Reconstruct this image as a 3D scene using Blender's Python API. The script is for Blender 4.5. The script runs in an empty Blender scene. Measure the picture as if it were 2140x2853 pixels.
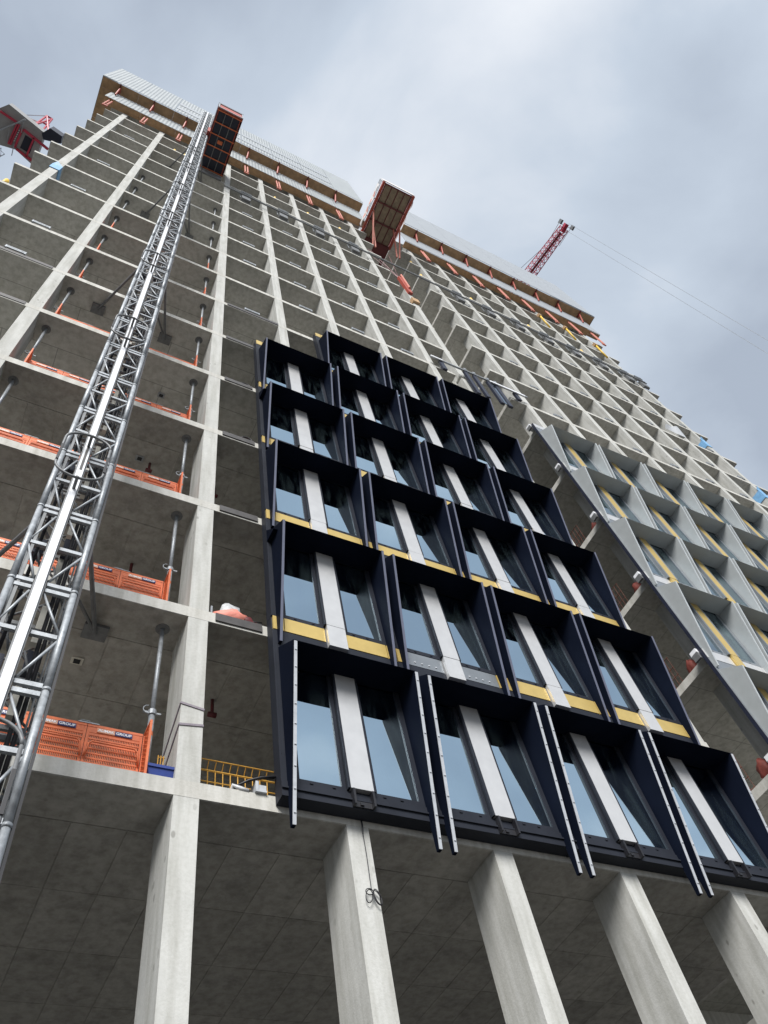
import bpy, bmesh, math, random
from mathutils import Vector, Matrix
random.seed(7)
SC = bpy.context.scene
COL = SC.collection
R = math.radians

# ------------------------------------------------------------------ camera
CAM_POS = Vector((-2.33839, -7.50334, -6.25746))
cam_d = bpy.data.cameras.new('camera'); cam = bpy.data.objects.new('camera', cam_d); COL.objects.link(cam)
right = Vector((0.88564559, -0.43648893, -0.15845912)); up = Vector((-0.29962596, -0.79785535, 0.52311675)); fwd = Vector((0.35476213, 0.41581758, 0.83740049))
m = Matrix.Identity(4)
for i in range(3):
    m[i][0] = right[i]; m[i][1] = up[i]; m[i][2] = -fwd[i]; m[i][3] = CAM_POS[i]
cam.matrix_world = m
cam_d.sensor_fit = 'VERTICAL'; cam_d.sensor_height = 36.0; cam_d.lens = 2152.055 / 2853.0 * 36.0
cam_d.clip_start = 0.05; cam_d.clip_end = 4000
SC.camera = cam

# ------------------------------------------------------------------ world and sun
SKY_SEED = 7.9
SUN_EL, SUN_AZ = 40.0, 210.0            # azimuth measured clockwise from +y
world = bpy.data.worlds.new('World'); SC.world = world; world.use_nodes = True
wn = world.node_tree; wn.nodes.clear()
def N(nt, t, **kw):
    n = nt.nodes.new(t)
    for k, v in kw.items(): setattr(n, k, v)
    return n
wo = N(wn, 'ShaderNodeOutputWorld'); bg = N(wn, 'ShaderNodeBackground')
sky = N(wn, 'ShaderNodeTexSky'); sky.sky_type = 'NISHITA'; sky.sun_disc = False
sky.sun_elevation = R(SUN_EL); sky.sun_rotation = R(SUN_AZ); sky.air_density = 1.0; sky.dust_density = 2.0
tc = N(wn, 'ShaderNodeTexCoord'); sep = N(wn, 'ShaderNodeSeparateXYZ')
wn.links.new(tc.outputs['Generated'], sep.inputs[0])
ab = N(wn, 'ShaderNodeMath', operation='ABSOLUTE'); wn.links.new(sep.outputs[2], ab.inputs[0])
ad = N(wn, 'ShaderNodeMath', operation='ADD'); ad.inputs[1].default_value = 0.35; wn.links.new(ab.outputs[0], ad.inputs[0])
dx = N(wn, 'ShaderNodeMath', operation='DIVIDE'); dy = N(wn, 'ShaderNodeMath', operation='DIVIDE')
wn.links.new(sep.outputs[0], dx.inputs[0]); wn.links.new(ad.outputs[0], dx.inputs[1])
wn.links.new(sep.outputs[1], dy.inputs[0]); wn.links.new(ad.outputs[0], dy.inputs[1])
cmb = N(wn, 'ShaderNodeCombineXYZ'); wn.links.new(dx.outputs[0], cmb.inputs[0]); wn.links.new(dy.outputs[0], cmb.inputs[1])
cmb.inputs[2].default_value = SKY_SEED
n1 = N(wn, 'ShaderNodeTexNoise'); n1.inputs['Scale'].default_value = 2.6; n1.inputs['Detail'].default_value = 7; n1.inputs['Roughness'].default_value = 0.5; n1.inputs['Distortion'].default_value = 0.25
n2 = N(wn, 'ShaderNodeTexNoise'); n2.inputs['Scale'].default_value = 1.3; n2.inputs['Detail'].default_value = 3; n2.inputs['Roughness'].default_value = 0.5
wn.links.new(cmb.outputs[0], n1.inputs['Vector']); wn.links.new(cmb.outputs[0], n2.inputs['Vector'])
av = N(wn, 'ShaderNodeMath', operation='MULTIPLY_ADD'); av.inputs[1].default_value = 0.55
hf = N(wn, 'ShaderNodeMath', operation='MULTIPLY'); hf.inputs[1].default_value = 0.45
wn.links.new(n2.outputs['Fac'], hf.inputs[0]); wn.links.new(n1.outputs['Fac'], av.inputs[0]); wn.links.new(hf.outputs[0], av.inputs[2])
rp = N(wn, 'ShaderNodeValToRGB')
e = rp.color_ramp.elements
e[0].position = 0.41; e[0].color = (4.45, 5.1, 6.1, 1)
e[1].position = 0.615; e[1].color = (9.5, 9.8, 10.3, 1)
el = rp.color_ramp.elements.new(0.51); el.color = (6.0, 6.8, 7.85, 1)
wn.links.new(av.outputs[0], rp.inputs[0])
mx = N(wn, 'ShaderNodeMix', data_type='RGBA'); mx.inputs['Factor'].default_value = 0.9
wn.links.new(sky.outputs[0], mx.inputs['A']); wn.links.new(rp.outputs[0], mx.inputs['B'])
bg.inputs['Strength'].default_value = 0.1
wn.links.new(mx.outputs['Result'], bg.inputs['Color']); wn.links.new(bg.outputs[0], wo.inputs['Surface'])

sd = bpy.data.lights.new('sun', 'SUN'); sd.energy = 4.9; sd.angle = R(28); sd.color = (1.0, 0.98, 0.95)
so = bpy.data.objects.new('sun', sd); COL.objects.link(so)
sdir = Vector((math.sin(R(SUN_AZ)) * math.cos(R(SUN_EL)), math.cos(R(SUN_AZ)) * math.cos(R(SUN_EL)), math.sin(R(SUN_EL))))
so.rotation_euler = sdir.to_track_quat('Z', 'Y').to_euler(); so.location = sdir * 150
SC.view_settings.view_transform = 'Standard'; SC.view_settings.look = 'None'
SC.view_settings.exposure = 0.06; SC.view_settings.gamma = 1.0; SC.view_settings.use_curve_mapping = False
SC.cycles.max_bounces = 8; SC.cycles.diffuse_bounces = 4; SC.cycles.glossy_bounces = 4; SC.cycles.transparent_max_bounces = 12

# ------------------------------------------------------------------ materials
MATS = {}
def base_mat(name, col, rough=0.6, metal=0.0, var=0.12, scale=6.0, bump=0.0, bscale=60.0, spec=0.5):
    mt = bpy.data.materials.new(name); mt.use_nodes = True; nt = mt.node_tree
    p = nt.nodes['Principled BSDF']
    p.inputs['Roughness'].default_value = rough; p.inputs['Metallic'].default_value = metal; p.inputs['Specular IOR Level'].default_value = spec
    g = N(nt, 'ShaderNodeNewGeometry')
    nz = N(nt, 'ShaderNodeTexNoise'); nz.inputs['Scale'].default_value = scale; nz.inputs['Detail'].default_value = 6; nz.inputs['Roughness'].default_value = 0.62
    nt.links.new(g.outputs['Position'], nz.inputs['Vector'])
    rmp = N(nt, 'ShaderNodeValToRGB'); c = rmp.color_ramp.elements
    c[0].position = 0.3; c[1].position = 0.72
    c[0].color = tuple(x * (1 - var) for x in col) + (1,); c[1].color = tuple(min(1, x * (1 + var)) for x in col) + (1,)
    nt.links.new(nz.outputs['Fac'], rmp.inputs[0]); nt.links.new(rmp.outputs[0], p.inputs['Base Color'])
    rr = N(nt, 'ShaderNodeMapRange'); rr.inputs['To Min'].default_value = max(0.03, rough - 0.09); rr.inputs['To Max'].default_value = min(1, rough + 0.09)
    nt.links.new(nz.outputs['Fac'], rr.inputs['Value']); nt.links.new(rr.outputs[0], p.inputs['Roughness'])
    if bump:
        b = N(nt, 'ShaderNodeBump'); b.inputs['Strength'].default_value = bump; b.inputs['Distance'].default_value = 0.01
        n3 = N(nt, 'ShaderNodeTexNoise'); n3.inputs['Scale'].default_value = bscale; n3.inputs['Detail'].default_value = 4
        nt.links.new(g.outputs['Position'], n3.inputs['Vector']); nt.links.new(n3.outputs['Fac'], b.inputs['Height']); nt.links.new(b.outputs[0], p.inputs['Normal'])
    MATS[name] = mt
    return mt, nt, p, rmp, g

def concrete(name, col, seams=False, pock=0.0):
    mt, nt, p, rmp, g = base_mat(name, col, 0.82, 0.0, 0.12, 0.9, 0.25, 45.0, 0.25)
    # fine mottling, vertical run streaks and blow holes
    mpp = N(nt, 'ShaderNodeMapping'); mpp.inputs['Scale'].default_value = (7.0, 7.0, 0.7)
    st = N(nt, 'ShaderNodeTexNoise'); st.inputs['Scale'].default_value = 1.0; st.inputs['Detail'].default_value = 5
    nt.links.new(g.outputs['Position'], mpp.inputs['Vector']); nt.links.new(mpp.outputs[0], st.inputs['Vector'])
    sr = N(nt, 'ShaderNodeValToRGB'); sr.color_ramp.elements[0].position = 0.3; sr.color_ramp.elements[0].color = (0.76, 0.755, 0.73, 1)
    sr.color_ramp.elements[1].position = 0.6; sr.color_ramp.elements[1].color = (1, 1, 1, 1)
    nt.links.new(st.outputs['Fac'], sr.inputs[0])
    mu = N(nt, 'ShaderNodeMix', data_type='RGBA', blend_type='MULTIPLY'); mu.inputs['Factor'].default_value = 1
    nt.links.new(rmp.outputs[0], mu.inputs['A']); nt.links.new(sr.outputs[0], mu.inputs['B'])
    f2 = N(nt, 'ShaderNodeTexNoise'); f2.inputs['Scale'].default_value = 22; f2.inputs['Detail'].default_value = 6
    nt.links.new(g.outputs['Position'], f2.inputs['Vector'])
    fr = N(nt, 'ShaderNodeValToRGB'); fr.color_ramp.elements[0].position = 0.32; fr.color_ramp.elements[0].color = (0.92, 0.92, 0.91, 1)
    fr.color_ramp.elements[1].position = 0.58; fr.color_ramp.elements[1].color = (1, 1, 1, 1)
    nt.links.new(f2.outputs['Fac'], fr.inputs[0])
    mu2 = N(nt, 'ShaderNodeMix', data_type='RGBA', blend_type='MULTIPLY'); mu2.inputs['Factor'].default_value = 1
    nt.links.new(mu.outputs['Result'], mu2.inputs['A']); nt.links.new(fr.outputs[0], mu2.inputs['B'])
    out = mu2.outputs['Result']
    # small blow holes and dark stains
    vo = N(nt, 'ShaderNodeTexVoronoi'); vo.inputs['Scale'].default_value = 5.5; vo.inputs['Randomness'].default_value = 1
    mp2 = N(nt, 'ShaderNodeMapping'); mp2.inputs['Scale'].default_value = (1.0, 1.0, 0.55)
    nt.links.new(g.outputs['Position'], mp2.inputs['Vector']); nt.links.new(mp2.outputs[0], vo.inputs['Vector'])
    vr = N(nt, 'ShaderNodeMapRange'); vr.inputs['From Min'].default_value = 0.11; vr.inputs['From Max'].default_value = 0.17; vr.inputs['To Min'].default_value = 1.0; vr.inputs['To Max'].default_value = 0.0
    nt.links.new(vo.outputs['Distance'], vr.inputs['Value'])
    big = N(nt, 'ShaderNodeTexNoise'); big.inputs['Scale'].default_value = 0.6; nt.links.new(g.outputs['Position'], big.inputs['Vector'])
    br = N(nt, 'ShaderNodeMapRange'); br.inputs['From Min'].default_value = 0.50; br.inputs['From Max'].default_value = 0.62; br.inputs['To Max'].default_value = 0.25 + pock
    nt.links.new(big.outputs['Fac'], br.inputs['Value'])
    ml = N(nt, 'ShaderNodeMath', operation='MULTIPLY'); nt.links.new(vr.outputs[0], ml.inputs[0]); nt.links.new(br.outputs[0], ml.inputs[1])
    mu3 = N(nt, 'ShaderNodeMix', data_type='RGBA'); nt.links.new(ml.outputs[0], mu3.inputs['Factor'])
    nt.links.new(out, mu3.inputs['A']); mu3.inputs['B'].default_value = (col[0] * 0.35, col[1] * 0.34, col[2] * 0.32, 1)
    out = mu3.outputs['Result']
    if seams:                                   # joint lines left by the formwork sheets
        sx = N(nt, 'ShaderNodeSeparateXYZ'); nt.links.new(g.outputs['Position'], sx.inputs[0])
        def line(sock, off, period, w):
            a = N(nt, 'ShaderNodeMath', operation='ADD'); a.inputs[1].default_value = off + 100 * period; nt.links.new(sock, a.inputs[0])
            mo = N(nt, 'ShaderNodeMath', operation='MODULO'); mo.inputs[1].default_value = period; nt.links.new(a.outputs[0], mo.inputs[0])
            lt = N(nt, 'ShaderNodeMath', operation='LESS_THAN'); lt.inputs[1].default_value = w; nt.links.new(mo.outputs[0], lt.inputs[0])
            return lt.outputs[0]
        lx = line(sx.outputs[0], 0.0, 1.31, 0.02); ly = line(sx.outputs[1], -0.74, 1.3, 0.02)
        gy = N(nt, 'ShaderNodeMath', operation='GREATER_THAN'); gy.inputs[1].default_value = 0.73; nt.links.new(sx.outputs[1], gy.inputs[0])
        mxl = N(nt, 'ShaderNodeMath', operation='MAXIMUM'); nt.links.new(lx, mxl.inputs[0]); nt.links.new(ly, mxl.inputs[1])
        gl = N(nt, 'ShaderNodeMath', operation='MULTIPLY'); nt.links.new(mxl.outputs[0], gl.inputs[0]); nt.links.new(gy.outputs[0], gl.inputs[1])
        sn = N(nt, 'ShaderNodeSeparateXYZ'); nt.links.new(g.outputs['Normal'], sn.inputs[0])
        dn = N(nt, 'ShaderNodeMath', operation='LESS_THAN'); dn.inputs[1].default_value = -0.9; nt.links.new(sn.outputs[2], dn.inputs[0])
        gd = N(nt, 'ShaderNodeMath', operation='MULTIPLY'); nt.links.new(gl.outputs[0], gd.inputs[0]); nt.links.new(dn.outputs[0], gd.inputs[1])
        g8 = N(nt, 'ShaderNodeMath', operation='MULTIPLY'); g8.inputs[1].default_value = 0.6; nt.links.new(gd.outputs[0], g8.inputs[0])
        m4 = N(nt, 'ShaderNodeMix', data_type='RGBA'); nt.links.new(g8.outputs[0], m4.inputs['Factor']); nt.links.new(out, m4.inputs['A'])
        m4.inputs['B'].default_value = (col[0] * 0.3, col[1] * 0.3, col[2] * 0.3, 1)
        out = m4.outputs['Result']
    nt.links.new(out, p.inputs['Base Color'])
    return mt

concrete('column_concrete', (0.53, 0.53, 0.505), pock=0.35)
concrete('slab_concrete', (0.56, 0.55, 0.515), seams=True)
concrete('soffit_concrete_shaded', (0.43, 0.415, 0.385))  # same concrete as the slabs, underside shade put into a darker colour
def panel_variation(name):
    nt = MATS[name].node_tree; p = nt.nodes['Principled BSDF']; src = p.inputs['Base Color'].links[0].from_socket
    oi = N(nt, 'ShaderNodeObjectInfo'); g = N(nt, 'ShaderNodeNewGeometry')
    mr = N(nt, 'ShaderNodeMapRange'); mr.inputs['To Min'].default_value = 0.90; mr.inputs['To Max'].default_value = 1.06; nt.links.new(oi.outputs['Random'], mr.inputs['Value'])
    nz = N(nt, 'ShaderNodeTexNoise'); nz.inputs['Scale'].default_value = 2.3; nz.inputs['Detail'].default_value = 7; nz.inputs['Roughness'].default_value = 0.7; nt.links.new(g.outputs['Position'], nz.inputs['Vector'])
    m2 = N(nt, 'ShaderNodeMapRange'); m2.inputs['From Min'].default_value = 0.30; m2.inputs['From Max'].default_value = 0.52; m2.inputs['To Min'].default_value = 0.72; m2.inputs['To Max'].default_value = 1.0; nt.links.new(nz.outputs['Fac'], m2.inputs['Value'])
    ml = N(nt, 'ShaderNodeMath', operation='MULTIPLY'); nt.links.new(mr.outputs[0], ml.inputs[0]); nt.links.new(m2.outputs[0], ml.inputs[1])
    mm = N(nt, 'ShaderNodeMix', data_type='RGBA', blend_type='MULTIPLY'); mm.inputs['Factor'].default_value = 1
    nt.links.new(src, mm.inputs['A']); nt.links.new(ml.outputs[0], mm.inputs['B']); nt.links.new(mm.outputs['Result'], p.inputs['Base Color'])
panel_variation('soffit_concrete_shaded')
concrete('ground_shaded', (0.085, 0.082, 0.078))  # ground darkened in colour to stand for shade from its surroundings
base_mat('navy_metal', (0.0066, 0.0092, 0.0185), 0.6, 0.0, 0.18, 1.2, spec=0.015)
base_mat('navy_edge_sheen', (0.13, 0.14, 0.19), 0.5, 0.0, 0.1, 3.0, spec=0.1)  # sky reflection on the navy fin fronts, painted as a lighter tone
base_mat('dark_frame', (0.024, 0.027, 0.036), 0.5, 0.0, 0.15, 2.0, spec=0.12)
base_mat('bright_channel', (0.46, 0.48, 0.51), 0.6, 0.0, 0.12, 9.0, spec=0.2)
base_mat('gold_panel', (0.60, 0.44, 0.15), 0.42, 0.35, 0.06, 5.0)
base_mat('pale_panel', (0.60, 0.60, 0.60), 0.36, 0.35, 0.05, 4.0)
base_mat('silver_metal', (0.40, 0.425, 0.43), 0.45, 0.12, 0.06, 3.0)
base_mat('silver_edge', (0.56, 0.585, 0.59), 0.35, 0.3, 0.06, 3.0)
base_mat('grey_frame', (0.22, 0.24, 0.26), 0.42, 0.3, 0.08, 3.0)
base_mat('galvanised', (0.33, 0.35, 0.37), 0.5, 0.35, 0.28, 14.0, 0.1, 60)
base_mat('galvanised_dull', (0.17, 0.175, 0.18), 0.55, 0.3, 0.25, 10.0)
base_mat('white_paint', (0.80, 0.81, 0.84), 0.45, 0.0, 0.05, 8.0)
base_mat('cream_block', (0.62, 0.60, 0.53), 0.7, 0.0, 0.08, 8.0)
base_mat('orange_paint', (0.68, 0.165, 0.058), 0.55, 0.0, 0.26, 5.0)
base_mat('red_paint', (0.40, 0.07, 0.045), 0.5, 0.0, 0.2, 8.0)
base_mat('faded_red', (0.52, 0.165, 0.115), 0.55, 0.0, 0.18, 8.0)
base_mat('maroon_paint', (0.13, 0.022, 0.025), 0.55, 0.0, 0.25, 5.0)
base_mat('black_rubber', (0.012, 0.012, 0.016), 0.5, 0.0, 0.1, 9.0)
base_mat('deep_blue', (0.012, 0.016, 0.035), 0.5, 0.0, 0.2, 4.0)
base_mat('plywood', (0.47, 0.30, 0.16), 0.65, 0.0, 0.28, 3.0)
base_mat('weathered_board', (0.30, 0.235, 0.165), 0.75, 0.0, 0.3, 3.0)
base_mat('sheet_grey', (0.30, 0.325, 0.335), 0.5, 0.15, 0.08, 1.4)
base_mat('sheet_pale', (0.36, 0.385, 0.41), 0.5, 0.1, 0.05, 1.4)
base_mat('yellow_paint', (0.72, 0.46, 0.04), 0.5, 0.0, 0.12, 8.0)
base_mat('mesh_yellow', (0.62, 0.34, 0.06), 0.5, 0.0, 0.15, 9.0)
base_mat('mesh_brown', (0.20, 0.07, 0.05), 0.6, 0.0, 0.2, 9.0)
base_mat('blue_wrap', (0.20, 0.42, 0.68), 0.45, 0.0, 0.15, 8.0)
base_mat('blue_plastic', (0.015, 0.04, 0.22), 0.45, 0.0, 0.15, 8.0)
base_mat('sign_navy', (0.018, 0.022, 0.12), 0.4, 0.0, 0.05, 5.0)
base_mat('sign_tan', (0.66, 0.33, 0.20), 0.4, 0.0, 0.05, 5.0)
base_mat('strap_mauve', (0.22, 0.19, 0.22), 0.6, 0.0, 0.15, 9.0)
base_mat('net_pink', (0.72, 0.25, 0.19), 0.6, 0.0, 0.2, 14.0)
base_mat('net_white', (0.72, 0.69, 0.68), 0.65, 0.0, 0.1, 5.0)
base_mat('clear_sheet', (0.60, 0.61, 0.62), 0.25, 0.0, 0.2, 16.0)
base_mat('bag_red', (0.26, 0.06, 0.045), 0.7, 0.0, 0.3, 12.0)
base_mat('edge_steel', (0.075, 0.070, 0.068), 0.5, 0.2, 0.2, 8.0)
base_mat('crane_red', (0.50, 0.035, 0.075), 0.45, 0.0, 0.15, 3.0)
base_mat('deck_grey', (0.33, 0.33, 0.335), 0.7, 0.0, 0.15, 1.5)
def glass(name, tint, refl, fac, dust=0.05):
    mt = bpy.data.materials.new(name); mt.use_nodes = True; nt = mt.node_tree; nt.nodes.clear()
    o = N(nt, 'ShaderNodeOutputMaterial'); mxs = N(nt, 'ShaderNodeMixShader'); tr = N(nt, 'ShaderNodeBsdfTransparent'); gl = N(nt, 'ShaderNodeBsdfGlossy')
    tr.inputs['Color'].default_value = tint + (1,); gl.inputs['Color'].default_value = refl + (1,); gl.inputs['Roughness'].default_value = 0.015
    fr = N(nt, 'ShaderNodeFresnel'); fr.inputs['IOR'].default_value = 1.5
    mr = N(nt, 'ShaderNodeMapRange'); mr.inputs['To Min'].default_value = fac; mr.inputs['To Max'].default_value = 1.0
    nt.links.new(fr.outputs[0], mr.inputs['Value']); nt.links.new(mr.outputs[0], mxs.inputs[0])
    g = N(nt, 'ShaderNodeNewGeometry'); b = N(nt, 'ShaderNodeBump'); b.inputs['Strength'].default_value = 0.05; b.inputs['Distance'].default_value = 0.01
    nz = N(nt, 'ShaderNodeTexNoise'); nz.inputs['Scale'].default_value = 1.6; nt.links.new(g.outputs['Position'], nz.inputs['Vector']); nt.links.new(nz.outputs['Fac'], b.inputs['Height']); nt.links.new(b.outputs[0], gl.inputs['Normal'])
    nt.links.new(tr.outputs[0], mxs.inputs[1]); nt.links.new(gl.outputs[0], mxs.inputs[2])
    df = N(nt, 'ShaderNodeBsdfDiffuse'); df.inputs['Color'].default_value = (0.24, 0.34, 0.36, 1); m2 = N(nt, 'ShaderNodeMixShader')
    mp = N(nt, 'ShaderNodeMapping'); mp.inputs['Scale'].default_value = (5.0, 5.0, 0.9); nt.links.new(g.outputs['Position'], mp.inputs['Vector'])
    dn = N(nt, 'ShaderNodeTexNoise'); dn.inputs['Scale'].default_value = 1.0; dn.inputs['Detail'].default_value = 7; dn.inputs['Distortion'].default_value = 0.8; nt.links.new(mp.outputs[0], dn.inputs['Vector'])
    dm = N(nt, 'ShaderNodeMapRange'); dm.inputs['From Min'].default_value = 0.44; dm.inputs['From Max'].default_value = 0.72; dm.inputs['To Max'].default_value = dust
    nt.links.new(dn.outputs['Fac'], dm.inputs['Value']); nt.links.new(dm.outputs[0], m2.inputs[0]); nt.links.new(mxs.outputs[0], m2.inputs[1]); nt.links.new(df.outputs[0], m2.inputs[2])
    nt.links.new(m2.outputs[0], o.inputs['Surface'])
    MATS[name] = mt
glass('window_glass', (0.13, 0.19, 0.19), (0.70, 0.88, 1.0), 0.68)
glass('muted_glass', (0.12, 0.15, 0.16), (0.62, 0.74, 0.82), 0.36, 0.2)
glass('side_glass', (0.16, 0.20, 0.23), (0.8, 0.9, 1.0), 0.22)

# ------------------------------------------------------------------ mesh helpers
class MB:
    def __init__(s): s.v = []; s.f = []
    def box(s, x0, x1, y0, y1, z0, z1):
        b = len(s.v)
        s.v += [(x0, y0, z0), (x1, y0, z0), (x1, y1, z0), (x0, y1, z0), (x0, y0, z1), (x1, y0, z1), (x1, y1, z1), (x0, y1, z1)]
        s.f += [tuple(b + i for i in q) for q in ((0, 3, 2, 1), (4, 5, 6, 7), (0, 1, 5, 4), (1, 2, 6, 5), (2, 3, 7, 6), (3, 0, 4, 7))]
        return s
    def tube(s, a, c, r, n=8, r2=None, caps=True):
        a = Vector(a); c = Vector(c); d = (c - a)
        if d.length < 1e-6: return s
        d.normalize(); u = d.orthogonal().normalized(); w = d.cross(u); r2 = r if r2 is None else r2
        b = len(s.v)
        for p, q in ((a, r), (c, r2)):
            for i in range(n):
                t = 2 * math.pi * i / n; s.v.append(tuple(p + (u * math.cos(t) + w * math.sin(t)) * q))
        for i in range(n):
            j = (i + 1) % n; s.f.append((b + i, b + j, b + n + j, b + n + i))
        if caps:
            s.f.append(tuple(b + i for i in reversed(range(n)))); s.f.append(tuple(b + n + i for i in range(n)))
        return s
    def path(s, pts, r, n=7):
        pts = [Vector(p) for p in pts]; b0 = len(s.v); prev = None
        for k, p in enumerate(pts):
            d = (pts[min(k + 1, len(pts) - 1)] - pts[max(k - 1, 0)]).normalized()
            u = d.orthogonal().normalized() if prev is None else (prev - d * prev.dot(d)).normalized()
            prev = u; w = d.cross(u)
            for i in range(n):
                t = 2 * math.pi * i / n; s.v.append(tuple(p + (u * math.cos(t) + w * math.sin(t)) * r))
        for k in range(len(pts) - 1):
            for i in range(n):
                j = (i + 1) % n; s.f.append((b0 + k * n + i, b0 + k * n + j, b0 + (k + 1) * n + j, b0 + (k + 1) * n + i))
        s.f.append(tuple(b0 + i for i in reversed(range(n)))); s.f.append(tuple(b0 + (len(pts) - 1) * n + i for i in range(n)))
        return s
    def bar(s, a, c, wx, wy, up=(0, 0, 1)):
        a = Vector(a); c = Vector(c); d = (c - a).normalized(); u = Vector(up)
        if abs(d.dot(u)) > 0.95: u = Vector((0, 1, 0))
        x = d.cross(u).normalized(); y = x.cross(d); b = len(s.v)
        for p in (a, c):
            for i, j in ((-1, -1), (1, -1), (1, 1), (-1, 1)): s.v.append(tuple(p + x * (i * wx / 2) + y * (j * wy / 2)))
        s.f += [tuple(b + i for i in q) for q in ((0, 1, 5, 4), (1, 2, 6, 5), (2, 3, 7, 6), (3, 0, 4, 7), (3, 2, 1, 0), (4, 5, 6, 7))]
        return s
    def prism_x(s, poly, x0, x1):              # polygon in (y, z) extruded along x
        b = len(s.v); n = len(poly)
        for x in (x0, x1): s.v += [(x, p[0], p[1]) for p in poly]
        s.f.append(tuple(b + i for i in range(n))); s.f.append(tuple(b + n + i for i in reversed(range(n))))
        for i in range(n):
            j = (i + 1) % n; s.f.append((b + j, b + i, b + n + i, b + n + j))
        return s
    def mesh(s, name, mat, smooth=False):
        me = bpy.data.meshes.new(name); me.from_pydata(s.v, [], s.f)
        bm = bmesh.new(); bm.from_mesh(me); bmesh.ops.recalc_face_normals(bm, faces=bm.faces); bm.to_mesh(me); bm.free()
        me.materials.append(MATS[mat])
        if smooth:
            me.polygons.foreach_set('use_smooth', [True] * len(me.polygons))
        return me
    def obj(s, name, mat, parent=None, smooth=False): return put(name, s.mesh(name, mat, smooth), parent)

def put(name, me, parent=None, loc=None):
    o = bpy.data.objects.new(name, me); COL.objects.link(o)
    if parent is not None: o.parent = parent
    if loc is not None: o.location = loc
    return o
def thing(name, label, cat, loc=(0, 0, 0), group=None):
    o = bpy.data.objects.new(name, None); COL.objects.link(o); o.location = loc; o.empty_display_size = 0.2
    return tag(o, label, cat, group)
def tag(o, label, cat, group=None):
    o['label'] = label; o['category'] = cat
    if group: o['group'] = group
    return o
ORD = ['lowest', 'second', 'third', 'fourth', 'fifth', 'sixth', 'seventh', 'eighth', 'ninth', 'tenth', 'eleventh', 'twelfth', 'thirteenth', 'fourteenth', 'fifteenth', 'sixteenth']
def in_view(pts, pad=0.04):
    for p in pts:
        d = Vector(p) - CAM_POS; z = d.dot(fwd)
        if z > 0.1 and abs(d.dot(right) / z) < 0.4972 + pad and abs(d.dot(up) / z) < 0.6629 + pad: return True
    return False

# ------------------------------------------------------------------ setting
H = 3.2975; TS = 0.232; GZ = -7.86
g = MB(); g.box(-400, 400, -400, 400, GZ - 0.3, GZ)
ground = g.obj('ground', 'ground_shaded'); ground['kind'] = 'structure'

tower = thing('concrete_tower', 'unfinished concrete frame tower with open bays, slender columns and thin floor slabs', 'building', (0, 0, GZ))
def tput(name, me, loc=(0, 0, 0), parent=None):
    o = put(name, me, parent or tower)
    o.location = Vector(loc) - (Vector((0, 0, GZ)) if parent is None else Vector((0, 0, 0)))
    return o
CW, CD = 0.314, 0.74
LEFT = [-6.93, -4.53, 0.0, 2.25, 4.5, 6.75, 9.0]
SP = 2.289
RIGHTC = [13.88 + SP * i for i in range(8)]
XL, XR0, XR1 = -8.15, 12.757, 31.05
# ground storey columns
me = MB().box(-CW, 0, 0.003, CD, GZ, 0.004).mesh('column', 'column_concrete')
for x in LEFT + [10.56] + RIGHTC: tput('column', me, (x, 0, 0))
me = MB().box(-CW, 0, 0.003, CD, TS - 0.004, H + 0.004).mesh('column', 'column_concrete')
for k in range(16):
    for x in LEFT + RIGHTC:
        if in_view([(x, 0, k * H), (x, 0, k * H + H), (x, CD, k * H), (x, 0, k * H + 1.6)], 0.15): tput('column', me, (x, 0, k * H))
    if k < 11: tput('column', me, (10.56, 0, k * H))
# floor slabs
def slab_left(k):
    b = MB(); xe = 10.60 if k in (0, 1, 2, 3, 8, 9, 10) else 9.98
    b.box(XL, xe, 0.0, 15.0, 0, TS); return b.mesh('floor_slab', 'slab_concrete')
slabs = []
for k in range(17):
    s = tput('floor_slab', slab_left(k), (0, 0, k * H)); slabs.append(s)
    tput('floor_slab', (MB().box(XR0, XR1, 0.0, 15.0, 0, TS)).mesh('floor_slab', 'slab_concrete'), (0, 0, k * H))
    if k not in (0, 1, 2, 3, 8, 9, 10) and k < 11:
        tput('slab_link', MB().box(9.98, 10.60, 0.36, 4.0, 0.0, TS).mesh('slab_link', 'slab_concrete'), (0, 0, k * H))
# stubs past the far end columns
for k in range(5, 15):
    tput('slab_nib', MB().box(XR1 + 0.002, XR1 + 0.45, 0.35, 1.0, 0.03, TS - 0.03).mesh('slab_nib', 'slab_concrete'), (0, 0, k * H))
# walls added deep inside to block the sky and keep the bays dark
tput('sky_block_wall', MB().box(-6.6, 9.5, 9.0, 9.3, GZ, 17 * H).mesh('sky_block_wall', 'column_concrete'))
tput('sky_block_wall', MB().box(13.2, 30.5, 9.0, 9.3, GZ, 17 * H).mesh('sky_block_wall', 'column_concrete'))
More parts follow.
